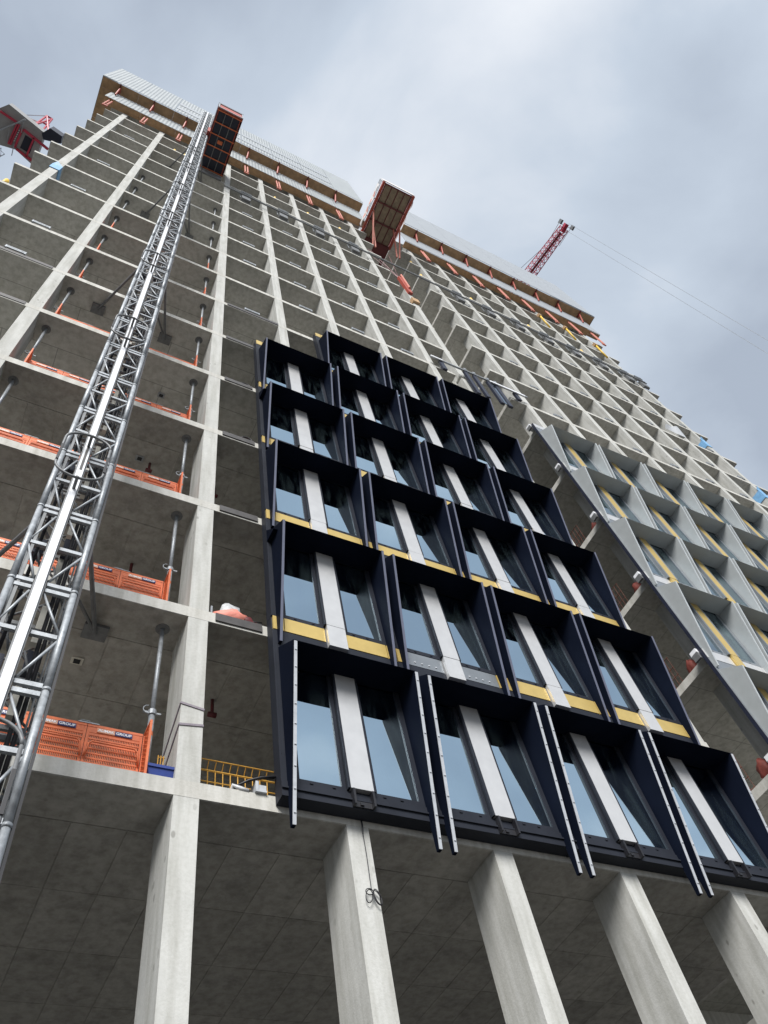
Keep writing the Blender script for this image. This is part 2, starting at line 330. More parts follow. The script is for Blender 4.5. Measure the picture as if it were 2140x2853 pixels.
# sheets of the ceiling formwork, low storeys only
pm = MB().box(0.0045, 0.6505, 0.0045, 1.2955, -0.010, 0.0).mesh('soffit_panel', 'soffit_concrete_shaded')
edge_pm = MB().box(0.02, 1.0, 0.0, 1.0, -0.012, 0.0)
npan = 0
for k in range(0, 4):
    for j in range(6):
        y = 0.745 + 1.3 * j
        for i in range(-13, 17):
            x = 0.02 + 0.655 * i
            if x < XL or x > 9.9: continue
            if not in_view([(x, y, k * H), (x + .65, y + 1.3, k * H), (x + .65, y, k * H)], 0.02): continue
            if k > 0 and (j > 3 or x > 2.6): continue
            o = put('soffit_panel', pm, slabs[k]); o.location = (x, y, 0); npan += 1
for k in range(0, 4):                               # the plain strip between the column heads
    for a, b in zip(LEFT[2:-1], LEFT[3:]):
        if k == 0 or a == 0.0: put('soffit_strip', MB().box(a + 0.015, b - CW - 0.015, 0.012, 0.735, -0.008, 0.0).mesh('soffit_strip', 'soffit_concrete_shaded'), slabs[k])
    put('soffit_strip', MB().box(LEFT[1] + 0.015, -CW - 0.015, 0.012, 0.735, -0.008, 0.0).mesh('soffit_strip', 'soffit_concrete_shaded'), slabs[k])
# steel edge plates on slab edges that wait for cladding
for k in range(1, 7):
    put('edge_plate', MB().box(0.11, 0.88 if k < 5 else 1.93, -0.028, -0.001, 0.045, TS - 0.012).mesh('edge_plate', 'edge_steel'), slabs[k])
for k, x0, x1 in ((4, XL + 0.1, -4.90), (5, XL + 0.1, -4.90)):
    put('edge_plate', MB().box(x0, x1, -0.02, -0.001, 0.05, TS - 0.012).mesh('edge_plate', 'edge_steel'), slabs[k])

# ------------------------------------------------------------------ facade units
def unit_meshes(style):
    M = {}
    black = style == 'black'
    fin_m, edge_m, frame_m = ('navy_metal', 'navy_edge_sheen', 'dark_frame') if black else ('silver_metal', 'silver_edge', 'grey_frame')
    W = 1.119 if black else 1.138; FX = 0.985 if black else 1.03
    mul_m = 'pale_panel' if black else 'gold_panel'; sp_m = 'gold_panel' if black else 'pale_panel'
    MW = 0.168 if black else 0.13
    poly = [(-0.2005, -0.36), (-0.265, -0.36), (-0.75, 2.43), (-0.2005, 2.855)]
    for nm, sx in (('fin_a', -1), ('fin_b', 1)):
        x0, x1 = sorted((sx * FX, sx * (FX + 0.05)))
        M[nm] = ('fin', MB().prism_x(poly, x0, x1).mesh('fin', fin_m))
        e = MB(); e.bar((sx * (FX + 0.025), -0.270, -0.36), (sx * (FX + 0.025), -0.755, 2.43), 0.044, 0.010, (0, 0, 1))
        M[nm + '_edge'] = ('edge_strip', e.mesh('edge_strip', edge_m))  # on navy fins this strip carries the painted sky sheen
        e2 = MB(); e2.bar((sx * (FX + 0.025), -0.270, -0.36), (sx * (FX + 0.025), -0.755, 2.40), 0.047, 0.010, (0, 0, 1))
        for t in range(9):
            f = (t + 0.5) / 9; y = -0.278 + f * -0.485; z = -0.36 + f * 2.76
            e2.box(sx * (FX + 0.025) - 0.014, sx * (FX + 0.025) + 0.014, y - 0.006, y + 0.004, z - 0.012, z + 0.012)
        M[nm + '_channel'] = ('edge_channel', e2.mesh('edge_channel', 'bright_channel'))
    M['hood'] = ('hood', MB().prism_x([(-0.2005, 2.47), (-0.742, 2.435), (-0.2005, 2.84)], -FX + 0.001, FX - 0.001).mesh('hood', fin_m))
    z0, z1 = 0.312, H + 0.308
    fr = MB()
    yb, yf = (-0.004 if black else -0.11), -0.2
    fr.box(-W, -0.86, yf, yb, z0, 3.262); fr.box(0.90, W, yf, yb, z0, 3.262)
    fr.box(-0.859, 0.899, yf, yb, z0, 0.40); fr.box(-0.859, 0.899, yf, yb, 2.50, 3.262)
    fr.box(-0.26, -0.20, yf + 0.004, yb, 0.401, 2.499); fr.box(0.20, 0.26, yf + 0.004, yb, 0.401, 2.499)
    fr.box(-W, W, -0.17, yb, 3.263, z1)
    for xs in (-0.70, -0.38, 0.36, 0.62): fr.box(xs - 0.022, xs + 0.022, yf - 0.012, yf - 0.0005, 0.345, 0.362)
    # slim reveal lines on the jambs
    for xa in (-1.02 - 0.075, -1.02 - 0.03): fr.box(xa, xa + 0.006, yf - 0.006, yf - 0.0005, 0.75, 2.95)
    M['frame'] = ('window_frame', fr.mesh('window_frame', frame_m))
    M['pane_a'] = ('glass_pane', MB().box(-0.858, -0.262, -0.178, -0.170, 0.402, 2.498).mesh('glass_pane', 'window_glass' if black else 'muted_glass'))
    M['pane_b'] = ('glass_pane', MB().box(0.262, 0.898, -0.178, -0.170, 0.402, 2.498).mesh('glass_pane', 'window_glass' if black else 'muted_glass'))
    M['mullion'] = ('mullion_panel', MB().box(-MW, MW, -0.275, -0.197, 0.352, 2.468).mesh('mullion_panel', mul_m))
    M['mullion_cap'] = ('mullion_panel', MB().box(-MW, MW, -0.275, -0.171, H - 0.16, H + 0.34).mesh('mullion_panel', mul_m))
    for nm, a, b in (('sp_a', -0.90, -MW - 0.02), ('sp_b', MW + 0.02, 0.95), ('sp_c', -W + 0.02, -0.915), ('sp_d', 0.965, W - 0.02)):
        M[nm] = ('spandrel_panel', MB().box(a, b, -0.208, -0.171, H - 0.022, H + 0.297).mesh('spandrel_panel', sp_m))
        M[nm + '_grey'] = ('spandrel_panel', MB().box(a, b, -0.200, -0.171, H - 0.022, H + 0.297).mesh('spandrel_panel', 'grey_frame'))
    ms = MB().box(-0.20, -MW - 0.001, -0.273, -0.201, 0.352, 2.468).box(MW + 0.001, 0.20, -0.273, -0.201, 0.352, 2.468)
    M['mullion_side'] = ('mullion_rail', ms.mesh('mullion_rail', frame_m))
    M['cover'] = ('edge_cover', MB().box(-W - 0.012, -W - 0.001, -0.206, -0.11, -0.3, 3.6).mesh('edge_cover', 'deep_blue'))
    if black:
        sl = MB().box(-W, W, -0.215, -0.004, 0.088, 0.311).box(-W, W, -0.24, -0.2155, 0.19, 0.215)
        M['sill'] = ('sill_channel', sl.mesh('sill_channel', frame_m))
        bk = MB().box(-0.155, -0.125, -0.30, -0.2165, 0.10, 0.335).box(0.125, 0.155, -0.30, -0.2165, 0.10, 0.335).box(-0.124, 0.124, -0.235, -0.2165, 0.10, 0.188).box(-0.05, 0.0, -0.255, -0.236, 0.12, 0.16)
        M['bracket'] = ('bracket', bk.mesh('bracket', 'black_rubber'))
        M['return'] = ('hood_return', MB().prism_x([(-0.2005, 2.44), (-0.52, 2.42), (-0.2005, 2.82)], -W, -FX - 0.052).mesh('hood_return', fin_m))
        bo = MB()
        for i in range(4): bo.box(-0.78 + i * 0.14, -0.75 + i * 0.14, -0.212, -0.2005, H + 0.05, H + 0.075)
        for i in range(4): bo.box(0.32 + i * 0.14, 0.35 + i * 0.14, -0.212, -0.2005, H + 0.05, H + 0.075)
        M['bolts'] = ('bolt_row', bo.mesh('bolt_row', 'bright_channel'))
    return M
UM = {'black': unit_meshes('black'), 'silver': unit_meshes('silver')}
COLW = ['beside the bare hoist bay', 'second column from the hoist bay', 'third column from the hoist bay', 'last column before the open slot']
def make_unit(style, x, k, label, group, first=False, ret=False, grey=False, cover=False):
    M = UM[style]; t = thing('facade_unit', label, 'facade unit', (x + random.uniform(-0.004, 0.004), random.uniform(-0.006, 0.0), k * H + random.uniform(-0.003, 0.003)), group); t.rotation_euler = (random.uniform(-0.0015, 0.0015), random.uniform(-0.001, 0.001), random.uniform(-0.002, 0.002))
    def p(key, par=t): return put(M[key][0], M[key][1], par)
    for f in ('fin_a', 'fin_b'):
        fo = p(f); p(f + ('_channel' if first else '_edge'), fo)
    ho = p('hood'); fr = p('frame'); p('pane_a', fr); p('pane_b', fr); p('mullion'); p('mullion_cap'); p('mullion_side')
    for s in ('sp_a', 'sp_b', 'sp_c', 'sp_d'): p(s + ('_grey' if grey and s in ('sp_a', 'sp_b') else ''))
    if grey: p('bolts')
    if first: p('sill'); p('bracket')
    if ret: p('return', ho)
    if cover: p('cover')
    return t
for c in range(4):
    for k in range(5 if c == 0 else 6):
        lab = 'navy window unit with deep flared fins, %s row, %s' % (ORD[k], COLW[c])
        if k == 0: lab = 'navy window unit with bright metal fin edges, lowest row, ' + COLW[c]
        make_unit('black', 2.093 + 2.25 * c, k, lab, 'navy facade units', k == 0, c == 0 and k in (1, 3), c == 1 and k == 0)
for c in range(8):
    for k in range(0, 6):
        x = 13.70 + SP * c
        if not in_view([(x - 1, -.75, k * H + 2.43), (x + 1, -.75, k * H + 2.43), (x - 1, -.3, k * H - .3), (x + 1, -.3, k * H - .3), (x, -.5, k * H + 1.5)], 0.02): continue
        lab = 'silver window unit with gold mullion, %s, %s' % (['sixth row from top', 'fifth row from top', 'fourth row from top', 'third row from top', 'second row from top', 'top row'][k], 'at the slot edge' if c == 0 else '%s column from the slot' % ORD[c])
        make_unit('silver', x, k, lab, 'silver facade units', cover=(c == 0))
# white brackets at the slot edge of the silver wall
for k in range(1, 7):
    t = thing('cladding_bracket', 'white steel cladding bracket on the slot edge of the slab at the %s storey' % ORD[k], 'bracket', (12.60, -0.02, k * H + TS), 'white slot edge brackets')
    MB().box(-0.13, 0.20, -0.085, 0.12, 0.002, 0.14).obj('bracket_box', 'white_paint', t)
    MB().box(-0.16, -0.10, -0.10, 0.10, -0.21, 0.0).obj('bracket_leg', 'galvanised_dull', t)

# ------------------------------------------------------------------ steel props and landing gates in the hoist bay
def prop_meshes():
    L = H - TS; M = {}
    M['outer_tube'] = MB().tube((0, 0, 0.02), (0, 0, 1.28), 0.042, 10).mesh('outer_tube', 'galvanised', True)
    M['inner_tube'] = MB().tube((0, 0, 1.29), (0, 0, L - 0.02), 0.033, 10).mesh('inner_tube', 'galvanised', True)
    M['base_plate'] = MB().box(-0.08, 0.08, -0.08, 0.08, 0.0, 0.018).mesh('base_plate', 'galvanised_dull')
    M['head_plate'] = MB().tube((0, 0, L - 0.018), (0, 0, L - 0.001), 0.11, 12).mesh('head_plate', 'galvanised_dull')
    c = MB().tube((0, 0, 1.27), (0, 0, 1.35), 0.058, 10).box(-0.12, 0.12, -0.012, 0.012, 1.30, 1.325)
    c.path([(-0.06 - 0.07 * math.sin(t), -0.02, 1.35 + 0.07 * math.cos(t) * 1.0) for t in [i * 0.55 for i in range(10)]], 0.008, 5)
    M['collar'] = c.mesh('collar', 'galvanised')
    M['band'] = MB().tube((0, 0, 0.9), (0, 0, 0.97), 0.0435, 10).mesh('paint_band', 'orange_paint')
    return M
PM = prop_meshes()
def prop(x, y, k, label):
    t = thing('steel_prop', label, 'prop', (x, y, k * H + TS), 'adjustable steel props in the hoist bay')
    for nm in ('outer_tube', 'inner_tube', 'base_plate', 'head_plate'): put(nm, PM[nm], t)
    put('collar', PM['collar'], t); put('paint_band', PM['band'], t)
    return t
for k in range(0, 11):
    prop(-0.60, 0.36, k, 'galvanised prop by the strapped column, %s storey of the hoist bay' % ORD[k])
    if k >= 2: prop(-4.29, 0.38, k, 'galvanised prop by the outer column, %s storey of the hoist bay' % ORD[k])

def text_mesh(body, size, mat, name):
    cu = bpy.data.curves.new(name, 'FONT'); cu.body = body; cu.size = size; cu.extrude = 0.0006; cu.align_x = 'CENTER'; cu.align_y = 'CENTER'
    cu.offset = 0.0016
    o = bpy.data.objects.new(name, cu); COL.objects.link(o)
    dg = bpy.context.evaluated_depsgraph_get(); me = bpy.data.meshes.new_from_object(o.evaluated_get(dg))
    bpy.data.objects.remove(o); me.name = name
    me.transform(Matrix.Rotation(R(90), 4, 'X')); me.materials.clear(); me.materials.append(MATS[mat])
    return me
TXA = text_mesh('ALIMAK', 0.058, 'white_paint', 'lettering'); TXG = text_mesh('GROUP', 0.058, 'white_paint', 'lettering')
for tx, wdt in ((TXA, 0.205), (TXG, 0.195)):
    w = max(v.co.x for v in tx.vertices) - min(v.co.x for v in tx.vertices)
    tx.transform(Matrix.Diagonal((wdt / w, 1, 0.95, 1)))
PW = 0.70
def gate_meshes():
    M = {}; hh = 0.86
    b = MB()
    b.box(0.004, 0.036, 0, 0.04, 0.0, hh - 0.04); b.box(PW - 0.036, PW - 0.004, 0, 0.04, 0.0, hh - 0.04)
    b.box(0.004, PW - 0.004, -0.004, 0.044, hh - 0.04, hh); b.box(0.037, PW - 0.037, 0, 0.03, hh - 0.13, hh - 0.041)
    rows = [0.02, 0.085, 0.165, 0.255, 0.33, 0.405, 0.48, 0.555, 0.63, 0.69]
    for i, z in enumerate(rows):
        th = 0.022 if i not in (2, 9) else 0.04
        b.box(0.037, PW - 0.037, 0.004 - (0.02 if i == 2 else 0), 0.022, z, z + th)
    M['panel'] = b.mesh('gate_panel', 'orange_paint')
    s = MB()
    for i, z in enumerate(rows[:-1]):
        th = 0.022 if i not in (2, 9) else 0.04
        n = 30; w = (PW - 0.08) / n
        for j in range(n): s.box(0.04 + j * w, 0.04 + j * w + w * 0.52, 0.008, 0.018, z + th, rows[i + 1])
    M['slats'] = s.mesh('perforated_sheet', 'orange_paint'); 
    hp = [(0.02, -0.02, 0.33), (0.035, -0.05, 0.40), (0.05, -0.06, 0.50), (0.09, -0.06, 0.54), (0.6, -0.06, 0.54), (0.645, -0.06, 0.50), (0.66, -0.05, 0.40), (0.675, -0.02, 0.33)]
    M['handle'] = MB().path(hp, 0.013, 6).mesh('guard_tube', 'orange_paint', True)
    M['sign_a'] = MB().box(0.125, 0.345, -0.012, -0.0005, hh - 0.118, hh - 0.052).mesh('sign_plate', 'sign_tan')
    M['sign_b'] = MB().box(0.347, 0.565, -0.012, -0.0005, hh - 0.118, hh - 0.052).mesh('sign_plate', 'sign_navy')
    l = MB().box(-0.12, 0.14, -0.012, 0.05, hh + 0.001, hh + 0.016)
    l.path([(-0.09, 0.02, hh + 0.015), (-0.09, 0.02, hh + 0.06), (0.02, 0.02, hh + 0.06), (0.02, 0.02, hh + 0.015)], 0.007, 5)
    M['latch'] = l.mesh('latch', 'galvanised')
    r = MB()
    r.box(-0.015, 0.015, 0.002, 0.03, 0, hh - 0.03); r.box(-0.015, 0.015, 0.27, 0.298, 0, hh - 0.03); r.box(-0.015, 0.015, 0.002, 0.298, hh - 0.029, hh)
    for i in range(1, 12):
        for j in range(3):
            z = i * 0.068; r.bar((0, 0.03 + j * 0.08, z), (0, 0.11 + j * 0.08, z + 0.06), 0.012, 0.012); r.bar((0, 0.11 + j * 0.08, z), (0, 0.03 + j * 0.08, z + 0.06), 0.010, 0.012)
    M['side'] = r.mesh('side_screen', 'orange_paint')
    return M
GM = gate_meshes()
for k in range(0, 8):
    t = thing('landing_gate', 'orange perforated landing gate behind the hoist mast, %s open storey' % ORD[k], 'gate', (-4.19, 0.30, k * H + TS), 'orange hoist landing gates')
    for i in range(5):
        p = put('gate_panel', GM['panel'], t); p.location = (i * PW, 0, 0)
        put('perforated_sheet', GM['slats'], p)['kind'] = 'stuff'; put('guard_tube', GM['handle'], p)
        if k < 4:
            sa = put('sign_plate', GM['sign_a'], p); sb = put('sign_plate', GM['sign_b'], p)
            ta = put('lettering', TXA, p); ta.location = (0.235, -0.0135, 0.86 - 0.085)
            tb = put('lettering', TXG, p); tb.location = (0.456, -0.0135, 0.86 - 0.085)
    for x in (1, 4):
        l = put('latch', GM['latch'], t); l.location = (x * PW, 0, 0)
    for x in (-0.02, 5 * PW + 0.02):
        s = put('side_screen', GM['side'], t); s.location = (x, -0.29, 0)

# ------------------------------------------------------------------ hoist mast
MZ0, MOD = GZ, 1.47
mast = thing('hoist_mast', 'tall galvanised lattice hoist mast with a white power rail, standing before the bare bay', 'mast', (-2.40, -1.8, GZ))
nsec = int((57.5 - GZ) / MOD)
XA, XB = -0.325, 0.325     # rail axes relative to the mast centre
CX = -0.04                 # centre post
def sec_meshes():
    S = {}
    for nm, x, y in (('ra', XA, 0), ('rb', XB, 0), ('rc', XA, 0.62), ('rd', XB, 0.62)):
        S[nm] = MB().tube((x, y, 0.0), (x, y, MOD - 0.004), 0.037, 12).tube((x, y, 0.0), (x, y, 0.035), 0.0435, 12).mesh('mast_rail', 'galvanised', True)
    for nm, z in (('b0', 0.02), ('b1', MOD - 0.085), ('b2', MOD * 0.5 - 0.03)):
        S[nm] = MB().box(XA + 0.041, CX - 0.071, -0.02, 0.02, z, z + 0.055).mesh('cross_bar', 'galvanised')
        S[nm + 'r'] = MB().box(CX + 0.071, XB - 0.041, -0.02, 0.02, z, z + 0.055).mesh('cross_bar', 'galvanised')
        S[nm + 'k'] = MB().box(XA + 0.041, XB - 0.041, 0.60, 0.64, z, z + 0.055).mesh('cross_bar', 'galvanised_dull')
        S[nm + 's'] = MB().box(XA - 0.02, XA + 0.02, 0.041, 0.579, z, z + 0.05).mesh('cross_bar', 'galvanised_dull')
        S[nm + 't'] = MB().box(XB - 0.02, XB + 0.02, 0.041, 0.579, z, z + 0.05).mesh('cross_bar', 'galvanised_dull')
    za, zm, zb = 0.08, MOD * 0.5, MOD - 0.09
    S['d0'] = MB().tube((CX + 0.075, 0, za + 0.02), (XB - 0.03, 0, zm - 0.05), 0.016, 7).mesh('brace', 'galvanised', True)
    S['d1'] = MB().tube((XB - 0.03, 0, zm + 0.05), (CX + 0.075, 0, zb - 0.02), 0.016, 7).mesh('brace', 'galvanised', True)
    S['d2'] = MB().tube((CX - 0.075, 0, za + 0.02), (XA + 0.03, 0, zm - 0.05), 0.016, 7).mesh('brace', 'galvanised', True)
    S['d3'] = MB().tube((XA + 0.03, 0, zm + 0.05), (CX - 0.075, 0, zb - 0.02), 0.016, 7).mesh('brace', 'galvanised', True)
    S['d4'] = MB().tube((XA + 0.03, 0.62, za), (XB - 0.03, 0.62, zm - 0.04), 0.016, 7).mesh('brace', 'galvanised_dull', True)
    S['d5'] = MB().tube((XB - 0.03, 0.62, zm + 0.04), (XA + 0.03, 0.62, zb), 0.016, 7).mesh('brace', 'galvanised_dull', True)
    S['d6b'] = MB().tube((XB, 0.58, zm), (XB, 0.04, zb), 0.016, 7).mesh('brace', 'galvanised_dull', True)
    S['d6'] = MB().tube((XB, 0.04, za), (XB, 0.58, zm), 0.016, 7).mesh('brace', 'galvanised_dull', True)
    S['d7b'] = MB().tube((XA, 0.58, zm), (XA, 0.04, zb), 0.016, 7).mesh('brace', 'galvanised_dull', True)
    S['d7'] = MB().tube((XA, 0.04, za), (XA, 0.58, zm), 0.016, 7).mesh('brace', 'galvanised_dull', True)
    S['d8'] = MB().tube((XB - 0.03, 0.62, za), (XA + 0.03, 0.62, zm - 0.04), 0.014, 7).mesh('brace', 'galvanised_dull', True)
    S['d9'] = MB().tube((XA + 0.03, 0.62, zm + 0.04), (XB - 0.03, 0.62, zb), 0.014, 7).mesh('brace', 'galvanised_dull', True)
    for nm, z in (('b3', MOD * 0.25), ('b4', MOD * 0.75)):
        S[nm] = MB().box(XA + 0.041, XB - 0.041, 0.30, 0.34, z, z + 0.05).mesh('cross_bar', 'galvanised_dull')
    S['dv'] = MB().box(XA + 0.058, XA + 0.092, -0.01, 0.05, 0, MOD).mesh('guide_channel', 'galvanised_dull')
    S['du'] = MB().box(XB - 0.075, XB - 0.055, 0.28, 0.34, 0, MOD).mesh('guide_channel', 'galvanised_dull')
    S['dp'] = MB().tube((CX + 0.075, 0.3, zm + 0.05), (XB - 0.05, 0.3, za), 0.013, 6).mesh('brace', 'galvanised_dull', True)
    S['dq'] = MB().tube((XA + 0.05, 0.3, zb), (CX - 0.075, 0.3, zm), 0.013, 6).mesh('brace', 'galvanised_dull', True)
    S['w'] = MB().box(CX - 0.043, CX + 0.043, -0.085, -0.056, 0.002, MOD - 0.002).mesh('power_rail', 'white_paint')
    ch = MB().box(CX - 0.062, CX - 0.039, -0.055, 0.035, 0, MOD).box(CX + 0.039, CX + 0.062, -0.055, 0.035, 0, MOD).box(CX - 0.0385, CX + 0.0385, -0.04, 0.03, 0, MOD)
    S['c'] = ch.mesh('centre_post', 'galvanised_dull')
    S['k'] = MB().box(XB + 0.0405, XB + 0.066, -0.012, 0.03, 0, MOD).mesh('rubber_strip', 'black_rubber')
    return S
SM = sec_meshes()
names = {'r': 'mast_rail', 'b': 'cross_bar', 'd': 'brace', 'w': 'power_rail', 'c': 'centre_post', 'k': 'rubber_strip'}
def merged(keys, mat, nm):
    me = bpy.data.meshes.new(nm); bm = bmesh.new()
    for key in keys: bm.from_mesh(SM[key])
    bm.to_mesh(me); bm.free(); me.materials.append(MATS[mat]); return me
far_rails = merged([k for k in SM if k[0] == 'r'], 'galvanised', 'mast_rail')
far_brace = merged([k for k in SM if k[0] in 'bd'], 'galvanised', 'bracing')
zoff = (0.86 - GZ) % MOD
first_sec = 2
for i in range(-1, nsec + 1):
    z = zoff + i * MOD
    if z + GZ + MOD > 57.6: break
    if z < 0: continue
    s = put('mast_section', SM['c'], mast); s.location = (0, 0, z)
    near = -3.5 < z + GZ < 11.5
    for key, me in SM.items():
        if key == 'c' : continue
        if key[0] in 'wk' or near: put(names[key[0]], me, s)
    if not near:
        put('mast_rail', far_rails, s)['kind'] = 'stuff'; put('bracing', far_brace, s)['kind'] = 'stuff'
for x, y in ((0.14, 0.12), (0.19, 0.16), (-0.2, 0.2)):
    MB().tube((x, y, 0.1), (x + 0.02, y, 57.0 - GZ), 0.022, 6).obj('power_cable', 'black_rubber', mast, True)
# hose hoops, cable guides
def hoop(zc):
    pts = []
    for i in range(13):
        t = math.pi * i / 12; pts.append((-0.05 - 0.0 + 0.30 * math.cos(t), -0.27, 0.36 + 0.24 * math.sin(t)))
    for i in range(13):
        t = math.pi + math.pi * i / 12; pts.append((-0.05 + 0.30 * math.cos(t), -0.27, -0.36 + 0.24 * math.sin(t)))
    pts.append(pts[0]); return pts
hp = hoop(0)
HM = MB().path(hp, 0.019, 7).mesh('cable_guide', 'galvanised_dull', True)
HB = MB().box(-0.015, 0.015, -0.30, -0.25, -0.32, 0.1).mesh('rubber_flap', 'black_rubber')
HS = MB().box(CX - 0.02, CX + 0.02, -0.30, -0.0865, 0.56, 0.585).mesh('guide_arm', 'galvanised_dull'); HS2 = MB().box(CX - 0.016, CX + 0.016, -0.11, -0.0865, -0.1, 0.55).mesh('guide_slot', 'edge_steel')
for i in range(8):
    o = put('cable_guide', HM, mast); o.location = (0, 0.02, -1.85 + 5.29 * i - GZ); [put('rubber_flap', HB, o, (q, 0, 0)) for q in (-0.35, 0.25)]; put('guide_arm', HS, o); put('guide_arm', HS, o, (0, 0, -1.18)); put('guide_slot', HS2, o)
# ties back to the slabs
for k in (1, 5, 9, 13):
    z = k * H - GZ - 0.02
    tie = MB().tube((XA, 0.62, z - 0.30), (-1.08, 2.38, z - 0.05), 0.035, 8).tube((XB, 0.62, z - 0.30), (0.88, 2.50, z - 0.05), 0.035, 8)
    tie.tube((XA, 0.62, z - 0.3), (0.88, 2.5, z - 0.05), 0.028, 8)
    o = tie.obj('mast_tie', 'galvanised_dull', mast)
    for x, y in ((-1.08, 2.38), (0.88, 2.50)): MB().box(x - 0.18, x + 0.18, y - 0.14, y + 0.14, z - 0.05, z + 0.02).obj('tie_foot', 'galvanised_dull', o)
# pale counterweight blocks / ladder plates seen through the lattice
pl = MB().box(CX + 0.10, CX + 0.27, 0.50, 0.58, 0, 0.62).mesh('infill_plate', 'cream_block')
for i in range(16):
    o = put('infill_plate', pl, mast); o.location = (0, 0, -2.6 - GZ + i * 1.05)
dk = MB().box(XA + 0.06, CX - 0.09, 0.42, 0.52, 0, 0.3).mesh('junction_box', 'deep_blue')
for i in range(9):
    o = put('junction_box', dk, mast); o.location = (0, 0, -2.2 - GZ + i * 2.1)
    o = put('junction_box', dk, mast); o.location = (0.33, -0.03, -2.1 - GZ + i * 2.1)

# ------------------------------------------------------------------ hoist cage near the mast top
cage = thing('hoist_cage', 'red hoist cage with dark gridded floor hanging beside the mast top', 'hoist cage', (-2.0, -3.45, 44.0))
for i in range(3):
    for j in range(5):
        MB().box(0.10 + i * 0.43, 0.10 + i * 0.43 + 0.385, 0.10 + j * 0.64, 0.10 + j * 0.64 + 0.58, 0.05, 0.08).obj('floor_plate', 'deep_blue', cage)
for i in range(4): MB().box(0.055 + i * 0.43, 0.10 + i * 0.43 - 0.001, 0.03, 3.30, -0.04, 0.045).obj('floor_beam', 'red_paint' if i in (0, 3) else 'galvanised_dull', cage)
for j in range(6): MB().box(0.02, 1.46, 0.035 + j * 0.64, 0.095 + j * 0.64, -0.055, -0.0405).obj('floor_beam', 'orange_paint', cage)
MB().box(0.56, 0.85, 1.55, 1.75, -0.03, 0.03).obj('inspection_plate', 'orange_paint', cage)
for x0, x1, y0, y1 in ((0.0, 0.03, 0.03, 3.3), (1.45, 1.48, 0.03, 3.3), (0.0, 1.48, 3.301, 3.33)):
    w = MB().box(x0, x1, y0, y1, 0.0, 2.3); w.obj('cage_wall', 'maroon_paint', cage)
MB().box(0.0, 1.48, -0.06, 0.029, 0.02, 2.3).obj('cage_wall', 'red_paint', cage)
rm = MB()
for x in (0.0, 1.41): rm.box(x, x + 0.07, -0.11, -0.061, -0.05, 2.35)
rm.box(0.071, 1.409, -0.11, -0.061, -0.05, 0.10); rm.box(0.071, 1.409, -0.11, -0.061, 2.2, 2.35)
rm.obj('end_frame', 'galvanised', cage)
MB().box(-0.02, 1.5, -0.12, 3.36, 2.36, 2.42).obj('cage_roof', 'galvanised_dull', cage)
MB().box(0.05, 1.42, 3.34, 3.43, -1.2, -0.1).obj('landing_apron', 'galvanised_dull', cage)
for i in range(4): MB().tube((0.25 + i * 0.3, 3.339, -0.35), (0.25 + i * 0.3, 3.325, -0.35), 0.03, 8).obj('bolt_hole', 'black_rubber', cage)
MB().box(-0.14, -0.001, 1.35, 2.1, 0.2, 2.1).obj('drive_unit', 'red_paint', cage)
MB().tube((1.3, -0.125, 0.4), (1.3, -0.14, 0.4), 0.05, 10).obj('lamp', 'white_paint', cage)

# ------------------------------------------------------------------ climbing screens round the top
def corrugated(w, h, amp=0.014, period=0.22):
    n = int(round(w / period)); b = MB(); xs = []
    for i in range(n):
        x = i * w / n; p = w / n
        xs += [(x, 0), (x + p * 0.38, 0), (x + p * 0.5, -amp), (x + p * 0.88, -amp)]
    xs.append((w, 0)); v0 = len(b.v)
    for x, y in xs: b.v += [(x, y, 0), (x, y, h), (x, y + 0.02, 0), (x, y + 0.02, h)]
    for i in range(len(xs) - 1):
        a = 4 * i; c = 4 * (i + 1)
        b.f += [(a, c, c + 1, a + 1), (a + 3, c + 3, c + 2, a + 2), (a + 2, c + 2, c, a), (a + 1, c + 1, c + 3, a + 3)]
    e = 4 * (len(xs) - 1); b.f += [(0, 1, 3, 2), (e + 2, e + 3, e + 1, e)]
    return b
ZD, ZAP, ZTOP, YO, YA = 54.85, 51.35, 64.6, -1.2, -0.5
